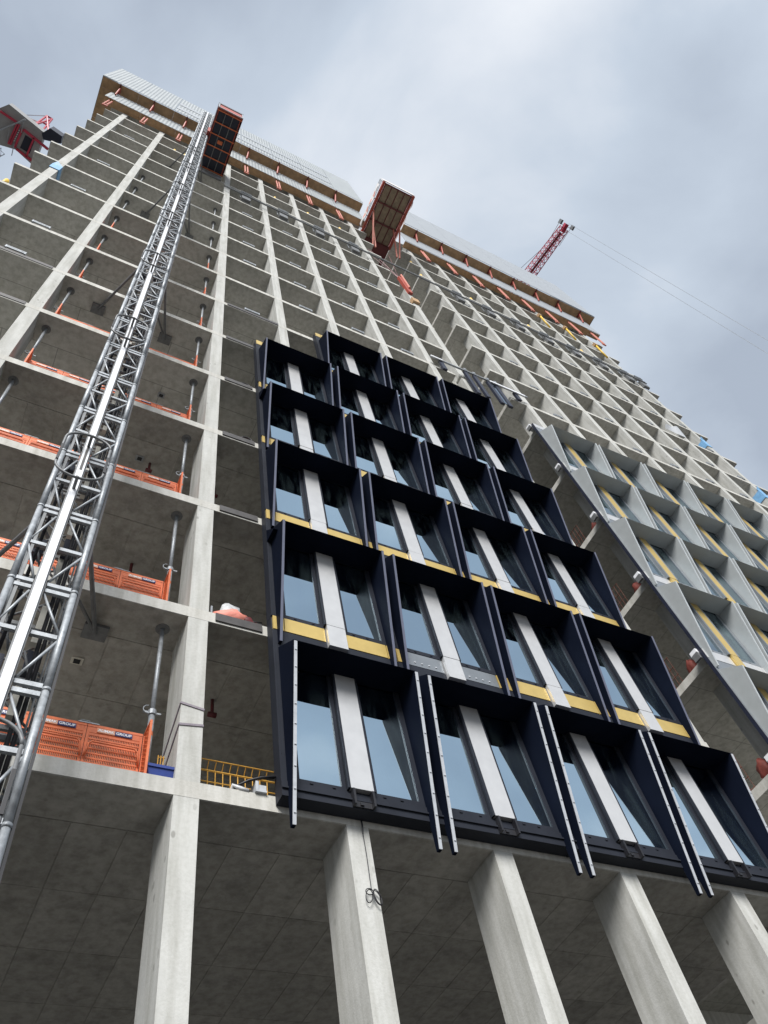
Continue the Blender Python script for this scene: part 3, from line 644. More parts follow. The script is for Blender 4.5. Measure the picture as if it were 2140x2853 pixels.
def screen(name_label, x0, x1, ax0, ax1, n, ribbed, side_x, left):
    t = thing('climbing_screen', name_label, 'screen', (x0, YO, ZD))
    w = (x1 - x0) / n; ww = w - 0.03
    mat = 'sheet_grey' if ribbed else 'sheet_pale'
    pm_ = corrugated(ww, ZTOP - ZD).mesh('screen_panel', mat) if ribbed else MB().box(0, ww, -0.03, 0.0, 0, ZTOP - ZD).mesh('screen_panel', mat)
    wa = (ax1 - ax0) / n; wwa = wa - 0.02
    am = corrugated(wwa, 3.2).mesh('apron_panel', mat) if ribbed else MB().box(0, wwa, -0.03, 0.0, 0, 3.2).mesh('apron_panel', mat)
    d1 = MB().box(0.0, w - 0.006, 0.0, 0.21, 0, 0.05).mesh('deck_board', 'plywood'); d2 = MB().box(0.0, w - 0.006, 0.0, 0.45, 0, 0.05).mesh('deck_board', 'plywood')
    l1 = MB().box(0.0, wa - 0.006, 0.0, 0.30, 0, 0.05).mesh('deck_board', 'plywood'); l2 = MB().box(0.0, wa - 0.006, 0.0, 0.17, 0, 0.05).mesh('deck_board', 'plywood')
    pb = MB().box(0.05, 0.12, 0.02, 0.66, -0.16, -0.02).mesh('deck_joist', 'maroon_paint')
    br = MB().tube((0, 0.30, -0.10), (-0.04, 0.61, -1.55), 0.06, 8).tube((0, 0.30, -0.10), (0.06, 0.61, -0.25), 0.05, 8).mesh('brace', 'red_paint')
    rail = MB().tube((-0.09, 0.86, -3.55), (-0.09, 0.86, -6.1), 0.055, 8).tube((0.09, 0.86, -3.55), (0.09, 0.86, -6.1), 0.055, 8).box(-0.16, 0.16, 0.84, 0.93, -6.35, -6.11).mesh('guide_rail', 'faded_red')
    stripe = MB().box(0.02, ww - 0.05, -0.030, -0.018, 0, 1.15).mesh('banner_strip', 'sheet_pale')
    for i in range(n):
        p = put('screen_panel', pm_, t); p.location = (i * w, 0, 0)
        if ribbed and 2 <= i <= 6 :
            for zz in (1.6, 4.6):
                s = put('banner_strip', stripe, p); s.location = (0, 0, zz)
        for y, me in ((0.06, d1), (0.26 + 0.03, d2)):
            o = put('deck_board', me, t); o.location = (i * w, y - (0.03 if y > 0.2 else 0.0) + (0.005 if y > 0.2 else 0), -0.0 + random.uniform(-0.03, 0.0))
        o = put('apron_panel', am, t); o.location = (ax0 - x0 + i * wa, YA - YO, ZAP - ZD)
        for y, me in ((0.72, l1), (1.03, l2)):
            o = put('deck_board', me, t); o.location = (ax0 - x0 + i * wa, y + 0.01, ZAP - ZD + 0.06 + random.uniform(-0.02, 0.02))
    nx = int((x1 - x0) / 2.27)
    for i in range(nx):
        bx = (0.95 - x0 if left else 16.9 - x0) + (i - (4 if left else 1)) * 2.27
        if not 0.25 < bx < x1 - x0 - 0.25: continue
        o = put('deck_joist', pb, t); o.location = (bx - 0.1, 0, 0)
        o = put('brace', br, t); o.location = (bx, 0, 0)
        o = put('guide_rail', rail, t); o.location = (bx, 0, 0)
    # return along the side of the tower
    sx = side_x - x0
    for j in range(5):
        if left: o = MB().box(sx - 0.03, sx, 0.0 + j * 2.5, 2.47 + j * 2.5, 0.0, ZTOP - ZD).obj('screen_panel', mat, t)
        else: o = MB().box(sx, sx + 0.03, 0.0 + j * 2.5, 2.47 + j * 2.5, 0.0, ZTOP - ZD).obj('screen_panel', mat, t)
    xa, xb = (sx + 0.001, -8.17 - x0) if left else (31.07 - x0, sx - 0.001)
    for j in range(6):
        MB().box(xa, xb, 0.72 + j * 2.0, 2.70 + j * 2.0, -0.05 - 0.02 * (j % 2), 0.0).obj('deck_board', 'plywood', t)
    return t
screen('ribbed grey climbing screen with brown decks, round the tower top above the hoist', -9.32, 9.95, -8.56, 9.90, 8, True, -9.325, True)
screen('smooth pale climbing screen with brown decks, round the tower top past the loading platform', 13.45, 32.0, 13.2, 31.4, 8, False, 32.005, False)

# ------------------------------------------------------------------ loading platform at the slot
lp = thing('loading_platform', 'cantilevered red loading platform with timber boards jutting from the slot near the top', 'platform', (9.66, -3.58, 50.0))
for i in range(4):
    for j in range(3):
        MB().box(0.22 + i * 0.50, 0.22 + i * 0.50 + 0.44, 0.14 + j * 1.25, 0.14 + j * 1.25 + 1.16, 0.0, 0.05).obj('deck_board', 'weathered_board', lp)
for i in range(5): MB().box(0.155 + i * 0.50, 0.215 + i * 0.50, 0.10, 3.85, -0.03, 0.06).obj('deck_beam', 'maroon_paint', lp)
for j in range(4): MB().box(0.10, 2.30, 0.04 + j * 1.25, 0.135 + j * 1.25, -0.14, -0.031).obj('deck_beam', 'maroon_paint', lp)
for x in (-0.06, 2.25):
    b = MB().box(x, x + 0.16, 0.0, 3.95, -0.18, 0.10); b.obj('side_beam', 'red_paint', lp)
for x in (-0.05, 2.36):
    for y in (0.05, 1.3, 2.55, 3.6): MB().tube((x, y, 0.1), (x, y, 1.25), 0.03, 7).obj('post', 'galvanised', lp)
    for z in (0.5, 0.85, 1.2): MB().tube((x, 0.05, z), (x, 3.6, z), 0.018, 6).obj('guard_rail', 'galvanised', lp)
def banner(x, side, y0=0.35, y1=3.35, z0=0.05, z1=1.2, off=0.0):
    b = MB(); n = 18; hh = 6
    for i in range(n + 1):
        for j in range(hh + 1):
            y = y0 + (y1 - y0) * i / n; z = z0 + (z1 - z0) * j / hh; q = 1 - (z - 0.05) / 1.15
            b.v.append((x + side * (0.05 * math.sin((y - 0.35) * 5.4) * q + 0.10 * q + off), y, z))
    for i in range(n):
        for j in range(hh):
            a = i * (hh + 1) + j; b.f.append((a, a + hh + 1, a + hh + 2, a + 1))
    return b
bn = banner(-0.10, -1).obj('banner', 'net_white', lp, True)
for y, z, w_, h_ in ((0.9, 0.25, 0.35, 0.5), (1.45, 0.35, 0.4, 0.45), (2.0, 0.2, 0.35, 0.6), (2.5, 0.4, 0.3, 0.4)):
    banner(-0.10, -1, y, y + w_, z, z + h_, 0.006).obj('printed_patch', 'net_pink', bn, True)
banner(2.40, 1).obj('banner', 'net_white', lp, True)
MB().box(-0.06, 2.41, -0.05, -0.001, 0.0, 0.9).obj('end_gate', 'net_white', lp)
for x in (0.15, 0.36, 2.0, 2.2):
    MB().tube((x, 2.0 if x in (0.15, 2.2) else 2.6, -0.15), (x + 0.25, 3.72, -3.3), 0.06, 8).obj('strut', 'faded_red', lp)
MB().box(0.35, 2.3, 3.86, 7.5, -0.25, 0.05).obj('anchor_deck', 'maroon_paint', lp)
# hydraulic arm on the bare column head and its ropes
arm = thing('climbing_bracket', 'red steel bracket clamped on the bare column head in the slot, below the loading platform', 'bracket', (10.40, -0.06, 36.5))
MB().bar((0, 0, -1.2), (-0.05, 0, 1.9), 0.26, 0.18).obj('bracket_body', 'red_paint', arm)
MB().tube((0.06, -0.12, -0.4), (0.06, -0.12, 2.3), 0.07, 8).obj('ram', 'faded_red', arm)
MB().box(-0.2, 0.2, -0.08, 0.16, -2.9, -2.3).obj('clamp', 'plywood', arm)
for i, (a, c) in enumerate((((0.0, 0.05, 2.0), (-0.9, 0.3, 8.8)), ((0.05, 0.05, 2.0), (-0.6, 0.4, 9.5)), ((-0.05, 0.05, 2.0), (-1.0, 0.2, 6.0)), ((0.0, 0.08, 2.2), (0.9, 0.3, 10.2)))):
    MB().tube(a, c, 0.018, 5).obj('rope', 'maroon_paint', arm)

# ------------------------------------------------------------------ monorails, edge brackets
def monorail(x0, x1, z, label, boxes, z2=None):
    t = thing('cladding_monorail', label, 'rail', (x0, -0.22, z))
    L = x1 - x0
    MB().box(0, L, -0.03, 0.03, 0, 0.05).obj('rail_beam', 'galvanised', t)
    MB().box(0, L, -0.03, 0.03, -0.24, -0.19).obj('rail_beam', 'galvanised_dull', t)
    bx = MB().box(-0.25, 0.25, 0.02, 0.20, -1.05, -0.17).mesh('trolley', 'galvanised_dull')
    hd = MB().box(-0.30, 0.34, -0.04, 0.18, 0.35, 0.42).box(-0.30, 0.34, -0.04, 0.18, 0.60, 0.66).box(-0.30, -0.25, 0.19, 0.22, -0.2, 0.66).mesh('hanger', 'galvanised')
    for b in boxes:
        o = put('trolley', bx, t); o.location = (b - x0, 0, 0); o = put('hanger', hd, t); o.location = (b - x0, 0, 0)
    return t
monorail(-0.4, 30.4, 40.95, 'long horizontal cladding monorail crossing the upper bays, with dark trolleys', [0.9, 3.15, 5.42, 7.7, 15.0, 17.3, 19.55, 21.85, 24.1, 26.4, 28.7, 30.0])
t2 = thing('glazing_rail', 'short steel rail with hanging dark mullions above the last navy column', 'rail', (8.75, -0.2, 23.55))
MB().box(0, 4.9, -0.035, 0.035, 0, 0.08).obj('rail_beam', 'galvanised', t2)
MB().box(2.9, 4.7, -0.07, -0.036, -0.16, -0.02).obj('rail_cover', 'white_paint', t2)
MB().box(0, 0.55, -0.07, -0.036, -0.10, 0.02).obj('rail_cover', 'white_paint', t2)
for x in (1.72, 2.17, 2.86, 3.25):
    MB().box(x - 0.09, x + 0.09, 0.0, 0.10, -2.3, -0.01).obj('hanging_mullion', 'deep_blue', t2)
    MB().box(x - 0.06, x + 0.06, -0.05, 0.05, 0.081, 0.24).obj('hook', 'galvanised', t2)
MB().box(2.95, 3.16, 0.03, 0.05, -2.2, -0.02).obj('pane', 'side_glass', t2)
MB().box(0.42, 0.62, 0.0, 0.1, -0.9, -0.01).obj('hanging_mullion', 'deep_blue', t2)
MB().box(4.15, 4.35, 0.0, 0.1, -0.75, -0.01).obj('hanging_mullion', 'deep_blue', t2)

bm_frame = MB().box(-0.02, 0.02, -0.05, 0.12, 0.0, 0.20).mesh('bracket_leg', 'galvanised')
bm_rail = MB().box(-0.228, 0.228, -0.05, -0.02, 0.03, 0.07).mesh('bracket_bar', 'galvanised')
def edge_bracket(x, k, grp, lab, small=1.0):
    t = thing('edge_bracket', lab, 'bracket', (x, 0.0, k * H + TS), grp); t.scale = (small, 1, 1)
    put('bracket_leg', bm_frame, t, (-0.25, 0, 0)); put('bracket_leg', bm_frame, t, (0.25, 0, 0))
    for z in (0.0, 0.06, 0.12):
        o = put('bracket_bar', bm_rail, t); o.location = (0, 0, z)
for k in range(5, 13):
    for i, x in enumerate(LEFT[2:-1]):
        if k <= 5 and i >= 0: continue
        if (i + k) % 11 == 7: continue
        edge_bracket(x + 0.98, k, 'steel edge brackets, hoist side', 'small galvanised bracket on the %s slab, %s bay from the strapped column towards the slot' % (ORD[k], ORD[i] if i else 'first'))
for k in (5, 6, 8, 10, 13): edge_bracket(-5.92, k, 'steel edge brackets, outer bay', 'small galvanised bracket on the %s slab, in the bay beyond the hoist mast' % ORD[k])
for k in range(7, 13):
    for i, x in enumerate(RIGHTC[:-1]):
        if (i * 3 + k) % 7 == 3: continue
        edge_bracket(x + 1.50, k, 'steel edge brackets, slot side', 'small galvanised bracket on the %s slab, %s bay past the open slot' % (ORD[k], ORD[i] if i else 'first'), 0.8)

# ------------------------------------------------------------------ small things on the slabs
# yellow mesh guard by the column at the lowest open floor
t = thing('mesh_guard', 'yellow welded mesh guard panel beside the strapped column', 'guard rail', (0.10, 0.55, TS))
for i in range(10):
    x = 0.06 + i * 0.105
    MB().path([(x, 0, 0.02), (x, 0, 0.70), (x + 0.02, 0.10, 0.80), (x + 0.02, 0.02, 0.90)], 0.007, 5).obj('wire', 'mesh_yellow', t)
    MB().path([(x + 0.03, 0.02, 0.02), (x + 0.01, 0.12, 0.55), (x + 0.03, 0.2, 0.62)], 0.006, 5).obj('wire', 'mesh_yellow', t)
for z, y in ((0.08, 0.0), (0.30, 0.0), (0.52, 0.0), (0.70, 0.0), (0.90, 0.02)): MB().tube((0.0, y, z), (1.12, y, z), 0.009 if z != 0.70 else 0.014, 5).obj('wire', 'mesh_yellow', t)
MB().tube((-0.02, 0, 0), (-0.02, 0, 0.95), 0.028, 8).obj('post', 'galvanised', t)
t = thing('guard_rail', 'thin yellow guard rail seen between the landing gate and the strapped column', 'guard rail', (-0.42, 0.5, TS))
for i in range(3): MB().tube((i * 0.035, 0, 0), (i * 0.035, 0, 0.75), 0.007, 5).obj('wire', 'mesh_yellow', t)
MB().tube((0, 0, 0.72), (0.09, 0, 0.72), 0.007, 5).obj('wire', 'mesh_yellow', t)
# blue tub
b = MB(); b.v = [(-0.14, -0.1, 0), (0.14, -0.1, 0), (0.14, 0.1, 0), (-0.14, 0.1, 0), (-0.20, -0.14, 0.20), (0.20, -0.14, 0.20), (0.20, 0.14, 0.20), (-0.20, 0.14, 0.20)]
b.f = [(0, 3, 2, 1), (0, 1, 5, 4), (1, 2, 6, 5), (2, 3, 7, 6), (3, 0, 4, 7)]
t = thing('rubble_tub', 'blue plastic tub between the landing gate and the strapped column', 'tub', (-0.45, 0.20, TS))
b.obj('tub_body', 'blue_plastic', t); MB().box(-0.21, 0.21, -0.15, -0.141, 0.17, 0.21).box(-0.21, 0.21, 0.141, 0.15, 0.17, 0.21).obj('tub_rim', 'blue_plastic', t)
# straps on the column
t = thing('ratchet_strap', 'mauve ratchet strap wound twice round the column above the lowest slab', 'strap', (0, 0, 1.1))
for (z0, z1) in ((0.0, 0.05), (0.38, 0.33)):
    MB().bar((-CW - 0.006, -0.004, z0), (0.006, -0.004, z1), 0.012, 0.035).obj('strap_band', 'strap_mauve', t)
    MB().bar((-CW - 0.007, 0.0, z0), (-CW - 0.007, CD, z0 - 0.42), 0.012, 0.035).obj('strap_band', 'strap_mauve', t)
# grey cable bundle at the base of the navy units
t = thing('gasket_bundle', 'bundle of black gaskets bent over the slab edge beside the lowest navy unit', 'gaskets', (0.62, 0.10, TS))
for i in range(5):
    y = i * 0.02; MB().path([(-0.18 + 0.01 * i, y, 0.02), (-0.14, y - 0.05, 0.10 + 0.012 * i), (0.0, y - 0.12, 0.16 + 0.012 * i), (0.14, y - 0.16, 0.20 + 0.012 * i), (0.34, y - 0.18, 0.24 + 0.01 * i)], 0.016, 6).obj('gasket', 'black_rubber', t, True)
MB().path([(-0.20, -0.02, 0.0), (-0.19, -0.06, 0.09), (-0.12, -0.1, 0.03), (0.0, -0.09, 0.015)], 0.028, 7).obj('plastic_wrap', 'clear_sheet', t, True)
t = thing('cladding_bracket', 'galvanised bracket on the slab beside the lowest navy unit', 'bracket', (0.80, 0.02, TS))
MB().box(-0.10, 0.05, -0.06, 0.12, 0.001, 0.03).box(-0.10, -0.06, -0.06, 0.12, 0.031, 0.16).box(-0.05, 0.05, -0.04, -0.02, 0.031, 0.12).obj('bracket_plate', 'bright_channel', t)
# gasket coils and bags at the unit edge on higher storeys
for k in (3, 4, 5, 6):
    if k == 6: continue
    t = thing('gasket_coil', 'black gasket coil lying at the navy unit edge on the %s slab' % ORD[k], 'coil', (0.72, 0.06, k * H + TS), 'gasket coils')
    for j in range(3):
        MB().path([(0.13 * math.cos(a), 0.02 * j, 0.14 + (0.12 + 0.01 * j) * math.sin(a)) for a in [i * math.pi / 9 for i in range(19)]], 0.014, 6).obj('coil_loop', 'black_rubber', t, True)
    MB().box(-0.08, 0.10, -0.04, 0.06, 0.001, 0.08).obj('coil_clip', 'galvanised' if k != 3 else 'net_pink', t)
def blob(seed, sx, sy, sz, n=14, mth=8):
    rnd = random.Random(seed); b = MB(); ph = [rnd.uniform(0, 6.28) for _ in range(6)]
    for j in range(mth + 1):
        v = math.pi * j / mth
        for i in range(n):
            u = 2 * math.pi * i / n
            r = 1 + 0.14 * math.sin(3 * u + ph[0] + 2 * v) + 0.10 * math.sin(5 * u + ph[1] - 3 * v) + 0.08 * math.sin(7 * v + ph[2])
            b.v.append((sx * r * math.sin(v) * math.cos(u), sy * r * math.sin(v) * math.sin(u), max(0.0, sz * (0.72 - r * math.cos(v) * 0.72))))
    for j in range(mth):
        for i in range(n):
            i2 = (i + 1) % n; b.f.append((j * n + i, j * n + i2, (j + 1) * n + i2, (j + 1) * n + i))
    return b
t = thing('waste_net', 'pink net bag with clear plastic sheet on the second slab beside the navy units', 'bag', (0.42, 0.12, H + TS))
blob(3, 0.27, 0.13, 0.20).obj('net_bag', 'net_pink', t, True)
sh = blob(5, 0.20, 0.12, 0.46).obj('plastic_sheet', 'clear_sheet', t, True); sh.location = (0.02, 0.17, 0)
MB().box(-0.36, -0.33, -0.02, 0.02, 0.0, 0.30).obj('stake', 'galvanised', t)
for i in range(2): MB().path([(0.2, 0.0, 0.12 - 0.05 * i), (0.34, -0.06, 0.12 - 0.05 * i), (0.48, -0.10, 0.10 - 0.04 * i)], 0.010, 5).obj('gasket', 'black_rubber', t, True)
blob(9, 0.20, 0.10, 0.14).obj('net_bag', 'maroon_paint', t, True).location = (0.24, -0.0, 0)
tag(blob(11, 0.35, 0.16, 0.36).obj('sand_bag', 'plywood', None, True), 'brown sack behind the column at the second slab', 'sack').location = (0.02, 0.92, H + TS)
# red bags at the slot side of the silver wall
for i, (k, y, s) in enumerate(((4, 0.42, 1.0), (3, 0.45, 1.1), (2, 0.5, 1.1), (1, 0.5, 1.2))):
    o = blob(20 + i, 0.11 * s, 0.15 * s, 0.30 * s).obj('debris_bag', 'bag_red', None, True)
    o.location = (12.98, y, k * H + TS); tag(o, 'red debris bag on the slot edge of the %s slab under the silver wall' % ORD[k], 'bag', 'red debris bags at the slot')
for k in (1, 2, 3, 4):
    t = thing('mesh_guard', 'brown mesh guard along the slot side of the %s slab' % ORD[k], 'guard rail', (12.86, 0.9, k * H + TS), 'brown mesh guards at the slot')
    ws = MB()
    for i in range(16): ws.tube((0, i * 0.13, 0.02), (0, i * 0.13, 1.0), 0.006, 4)
    ws.obj('mesh_wires', 'mesh_brown', t)
    for z in (0.08, 0.35, 0.62, 0.98): MB().tube((0, -0.02, z), (0, 2.0, z), 0.010, 5).obj('guard_wire', 'mesh_brown', t)
for i, (x, y, k, where) in enumerate(((0.62, 1.55, 1, 'second slab, by the navy units'), (0.42, 1.35, 3, 'fourth slab, by the navy units'), (-1.05, 1.7, 2, 'third slab, in the hoist bay'), (-1.15, 1.25, 3, 'fourth slab, in the hoist bay'), (0.75, 1.9, 4, 'fifth slab, by the navy units'), (14.1, 1.9, 3, 'fourth slab, past the slot'), (14.3, 2.2, 2, 'third slab, past the slot'))):
    t = thing('sprinkler_pipe', 'red sprinkler pipe stub under the ' + where, 'pipe', (x, y, k * H))
    MB().tube((0, 0, 0), (0, 0, -0.34), 0.03, 8).obj('drop_pipe', 'maroon_paint', t, True); MB().tube((-0.07, 0, -0.34), (0.07, 0, -0.34), 0.045, 8).obj('flange', 'maroon_paint', t, True)
for i, (x, y, k, where) in enumerate(((-1.62, 1.35, 1, 'second'), (-1.25, 1.0, 4, 'fifth'), (-1.40, 1.2, 3, 'fourth'), (-3.3, 1.2, 5, 'sixth'))):
    t = thing('ceiling_box', 'cast-in ceiling box under the %s slab in the hoist bay' % where, 'box', (x, y, k * H))
    MB().box(-0.09, 0.09, -0.07, 0.07, -0.035, -0.013).obj('box_plate', 'galvanised' if k != 1 else 'cream_block', t); MB().box(-0.05, 0.05, -0.04, 0.04, -0.05, -0.036).obj('box_socket', 'black_rubber', t)
# coiled cable hanging down the column below the navy units
t = thing('hanging_cable', 'black cable hanging in coils down the column under the navy units', 'cable', (2.14, -0.03, 0.1))
MB().path([(0.0, 0.0, 0.08), (0.01, 0.0, -0.10), (0.0, 0.0, -0.22)], 0.011, 6).obj('cable_sleeve', 'black_rubber', t)
MB().path([(0.0, 0.0, -0.20), (0.012, 0.012, -0.5), (0.004, 0.012, -0.98)], 0.005, 5).obj('cable_drop', 'black_rubber', t)
for j, (cx_, cz_, rx, rz, ph) in enumerate(((-0.05, -1.08, 0.045, 0.085, 0.2), (0.055, -1.09, 0.045, 0.09, -0.3), (0.06, -1.08, 0.04, 0.095, -0.25), (-0.045, -1.03, 0.05, 0.04, 0.1))):
    MB().path([(cx_ + rx * math.cos(a) + ph * rz * math.sin(a), -0.008 - 0.004 * j, cz_ + rz * math.sin(a)) for a in [i * math.pi / 10 for i in range(21)]], 0.006, 5).obj('cable_loop', 'black_rubber', t, True)
# blue protective wraps on columns
def wrap(x, z, hgt, lab):
    t = thing('column_wrap', lab, 'wrap', (x, 0, z))
    MB().box(-CW - 0.03, 0.03, -0.035, 0.0, 0, hgt).box(0.006, 0.035, 0.001, 0.55, 0.0, hgt * 0.9).box(-CW - 0.035, -CW - 0.006, 0.001, 0.5, 0.05, hgt * 0.8).obj('sheet', 'blue_wrap', t)
    b = MB(); b.v = [(-CW - 0.03, -0.036, hgt), (0.03, -0.036, hgt), (-CW * 0.7, -0.12, hgt + 0.25)]; b.f = [(0, 1, 2)]
    b.obj('loose_flap', 'blue_wrap', t)
wrap(LEFT[0], 28.2, 0.75, 'light blue plastic wrap round the outermost column beyond the hoist mast')
wrap(RIGHTC[7], 30.9, 0.9, 'light blue plastic wrap on the far end column, upper of two')
wrap(RIGHTC[7], 24.9, 0.9, 'light blue plastic wrap on the far end column, lower of two')
# yellow props / bottles on upper slabs
for i, (x, k, wh) in enumerate(((-3.55, 14, 'in the hoist bay by the outer column'), (-2.9, 14, 'in the hoist bay beside the mast'), (-7.8, 7, 'at the outer tower corner'), (3.0, 14, 'in the second bay from the strapped column'), (5.3, 14, 'in the third bay from the strapped column'), (7.6, 14, 'in the fourth bay from the strapped column'), (13.0, 14, 'at the slot edge, upper of two'), (13.05, 13, 'at the slot edge, lower of two'), (16.9, 13, 'in the second bay past the slot'), (21.6, 13, 'in the fourth bay past the slot'), (26.2, 13, 'in the sixth bay past the slot'))):
    t = thing('yellow_jack', 'short yellow jack on an upper slab ' + wh, 'jack', (x, 0.10, k * H + TS), 'yellow jacks on upper slabs')
    MB().tube((0, 0, 0), (0, 0, 0.62), 0.085, 10).obj('jack_body', 'yellow_paint', t, True); MB().tube((0, 0, 0.62), (0, 0, 0.80), 0.05, 10).obj('jack_head', 'galvanised', t)
for i, (x, z0, z1) in enumerate(((27.0, 46.6, 48.9), (29.3, 45.2, 47.6), (24.6, 46.6, 49.0))):
    t = thing('diagonal_ram', 'amber ram below the pale screen, %s column from the far end' % ('third', 'second', 'fourth')[i], 'ram', (x, -0.12, z0), 'amber rams below the pale screen')
    MB().tube((0, 0.09, 0), (0.0, -0.02, z1 - z0), 0.07, 9).obj('ram_body', 'yellow_paint', t, True); MB().box(-0.13, 0.13, -0.12, 0.119, z1 - z0 - 0.1, z1 - z0 + 0.28).obj('ram_clevis', 'plywood', t)
t = thing('plastic_sheet', 'torn clear plastic sheet fluttering from a slab edge past the slot', 'sheet', (27.3, -0.01, 30.4))
b = MB()
for i in range(9):
    for j in range(4): b.v.append((-1.4 + i * 0.2, -0.03 - 0.05 * math.sin(i * 1.3) * j / 3 - 0.05 * j, -0.05 + j * (0.08 + 0.035 * i)))
for i in range(8):
    for j in range(3): b.f.append((i * 4 + j, i * 4 + 4 + j, i * 4 + 5 + j, i * 4 + 1 + j))
b.obj('sheet', 'clear_sheet', t, True)

# ------------------------------------------------------------------ crane jib over the roof
def lattice(t, P0, P1, w0, w1, n, mat, r, rb):
    P0 = Vector(P0); P1 = Vector(P1); d = (P1 - P0).normalized(); s = d.cross(Vector((0, 0, 1))).normalized(); u = s.cross(d)
    def pt(f, a, b): w = w0 + (w1 - w0) * f; return P0.lerp(P1, f) + s * (a * w / 2) + u * (b * w / 2)
    cs = ((-1, -1), (1, -1), (1, 1), (-1, 1))
    for a, b in cs: MB().tube(pt(0, a, b), pt(1, a, b), r, 7).obj('chord', mat, t)
    for i in range(n):
        f0, f1 = i / n, (i + 1) / n; br = MB()
        for q in range(4):
            a, c = cs[q], cs[(q + 1) % 4]
            br.tube(pt(f0, *a), pt(f1, *c), rb, 5); br.tube(pt(f0, *c), pt(f0, *a), rb, 5); br.tube(pt(f1, *a), pt((f0 + f1) / 2, *c), rb, 5)
        br.obj('bracing', mat, t)
    return pt
tip = Vector((45.96, -5.31, 100.0)); root = Vector((38.5, 22.0, 86.0))
mid = Vector((44.802, 1.93, 100.0))
dirv = (mid - tip); root = tip + dirv * 4.2 + Vector((0, 0, -8.0)) * 0.0
t = thing('crane_jib', 'red lattice crane jib with hoist ropes reaching over the roof past the pale screen', 'crane', tuple(root))
def rel(p): return Vector(p) - root
pt = lattice(t, rel(root), rel(tip), 2.4, 1.0, 36, 'crane_red', 0.06, 0.035)
MB().bar(rel(mid + Vector((0, 0, 0.0))), rel(tip.lerp(mid, 0.1)), 0.28, 0.2).obj('catwalk', 'maroon_paint', t)
dn_ = (tip - mid).normalized()
MB().box(-0.25, 0.25, -0.6, 0.6, -0.35, 0.35).obj('sheave_frame', 'crane_red', t).location = rel(tip)
for dx_ in (-0.95, 1.05):
    o = MB().box(-0.12, 0.12, -0.5, 0.1, -0.45, 0.45).obj('tip_platform', 'galvanised_dull', t); o.location = rel(tip) + Vector((dx_, -0.3, 0))
    MB().tube(rel(tip) + Vector((dx_, -0.6, 0.3)), rel(tip) + Vector((dx_ * 0.9, 2.4, 0.6)), 0.03, 5).obj('hand_rail', 'galvanised_dull', t)
    MB().tube(rel(tip) + Vector((dx_, -0.4, 0.3)), rel(tip) + Vector((0, -0.2, 0.2)), 0.03, 5).obj('hand_rail', 'galvanised_dull', t)
for dx_, dy_ in ((0.3, 0.15), (0.2, -0.75)):
    MB().tube(rel(tip) + Vector((dx_, dy_, -0.1)), rel((tip.x + dx_, tip.y + dy_, -4.0)), 0.022, 5).obj('hoist_rope', 'galvanised', t)
MB().tube(rel(tip.lerp(mid, 0.55)) + Vector((-0.9, 0, 0)), rel(root) + Vector((-6, 2, 4)), 0.03, 5).obj('pendant_rope', 'galvanised_dull', t)
MB().tube((0, 0, -0.5), (0, 0, GZ - root.z), 0.9, 8).obj('crane_tower', 'crane_red', t)

# crane machine deck past the outer corner of the tower
t = thing('crane_deck', 'grey crane machine deck with red beams and dark panels beyond the tower corner', 'crane', (-14.0, 5.2, 58.0))
def P(x, y): return (x + 14.0, y - 5.2)
def prism_z(poly, z0, z1):
    b = MB(); n = len(poly)
    for z in (z0, z1): b.v += [(p[0], p[1], z) for p in poly]
    b.f.append(tuple(reversed(range(n)))); b.f.append(tuple(range(n, 2 * n)))
    for i in range(n): b.f.append((i, (i + 1) % n, n + (i + 1) % n, n + i))
    return b
deck = [P(-14.93, 3.64), P(-12.33, 4.44), P(-12.56, 6.9), P(-13.9, 6.35), P(-15.6, 6.6), P(-16.4, 5.1)]
prism_z(deck, 0.0, 0.9).obj('deck_slab', 'deck_grey', t)
for a, b_, w_ in (((-13.65, 4.80), (-11.85, 5.36), 0.16), ((-15.33, 4.31), (-14.2, 4.53), 0.13), ((-13.84, 6.25), (-12.56, 6.6), 0.15), ((-13.75, 4.8), (-13.95, 6.2), 0.13), ((-13.99, 4.61), (-14.26, 6.15), 0.10), ((-14.14, 4.6), (-14.40, 6.15), 0.10), ((-12.9, 5.0), (-13.1, 6.45), 0.10)):
    A, Bq = P(*a), P(*b_); MB().bar((A[0], A[1], -0.12), (Bq[0], Bq[1], -0.12), w_, 0.22).obj('deck_beam', 'crane_red', t)
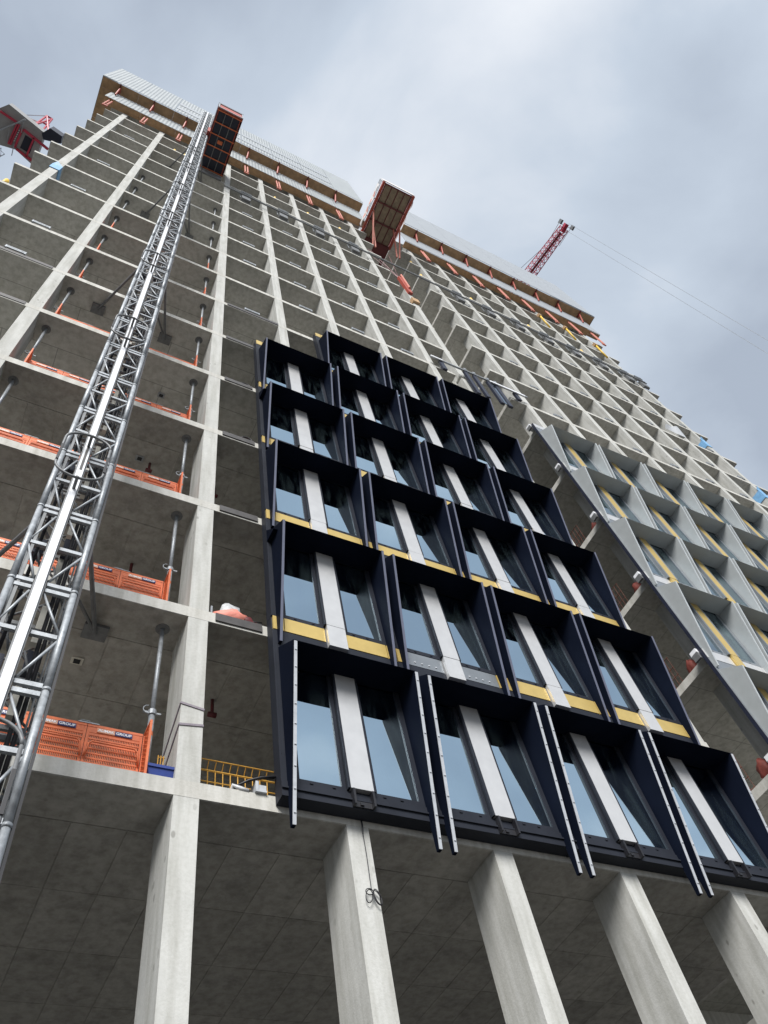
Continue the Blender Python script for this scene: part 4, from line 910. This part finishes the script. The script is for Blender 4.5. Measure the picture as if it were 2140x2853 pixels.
prism_z([P(-13.5, 5.1), P(-12.85, 5.25), P(-12.95, 6.2), P(-13.65, 6.1)], -0.02, -0.001).obj('hatch', 'deep_blue', t)
prism_z([P(-12.06, 3.92), P(-11.2, 4.1), P(-11.15, 4.62), P(-12.3, 4.86), P(-12.5, 4.5)], -0.2, 1.0).obj('winch_housing', 'deep_blue', t)
A, Bq = P(-15.3, 5.7), P(-13.68, 4.07); MB().tube((A[0], A[1], -0.35), (Bq[0], Bq[1], -0.35), 0.055, 8).obj('outrigger_tube', 'galvanised', t)
for (x, y) in ((-14.5, 5.2), (-13.75, 4.15), (-14.0, 5.9)):
    q = P(x, y); MB().tube((q[0], q[1], -0.35), (q[0], q[1] + 0.9, -0.25), 0.03, 6).obj('outrigger_strut', 'galvanised', t)
def at(x, y, z): q = P(x, y); return (q[0], q[1], z)
for a, b_ in ((at(-13.3, 4.45, 0.85), at(-13.2, 4.05, 4.6)), (at(-12.7, 4.6, 0.85), at(-12.8, 4.1, 4.6)), (at(-13.2, 4.05, 4.6), at(-12.25, 4.5, 0.95)), (at(-13.3, 4.4, 0.85), at(-12.8, 4.1, 4.6)), (at(-12.6, 4.35, 2.8), at(-13.25, 4.25, 2.6)), (at(-13.2, 4.05, 4.6), at(-12.8, 4.1, 4.6))):
    MB().tube(a, b_, 0.07, 7).obj('a_frame', 'crane_red', t)
MB().box(0.15, 0.65, -0.85, -0.5, 0.9, 2.6).obj('winch_drum', 'maroon_paint', t)
MB().tube(at(-14.2, 4.1, 0.9), at(-13.2, 4.05, 4.6), 0.03, 5).obj('stay', 'galvanised', t)
for i in range(6):
    q = P(-14.05 - 0.03 * i, 4.95 + 0.16 * i); MB().tube((q[0] + 0.15, q[1], -0.3), (q[0] + 0.15, q[1], -0.22), 0.035, 8).obj('work_lamp', 'white_paint', t)
tw = thing('scaffold_tower', 'slim galvanised lattice tower beneath the crane deck', 'tower', (-14.75, 6.9, GZ))
ptw = lattice(tw, (0, 0, 0), (0.001, 0.001, 65.6), 0.42, 0.42, 60, 'galvanised', 0.03, 0.016)
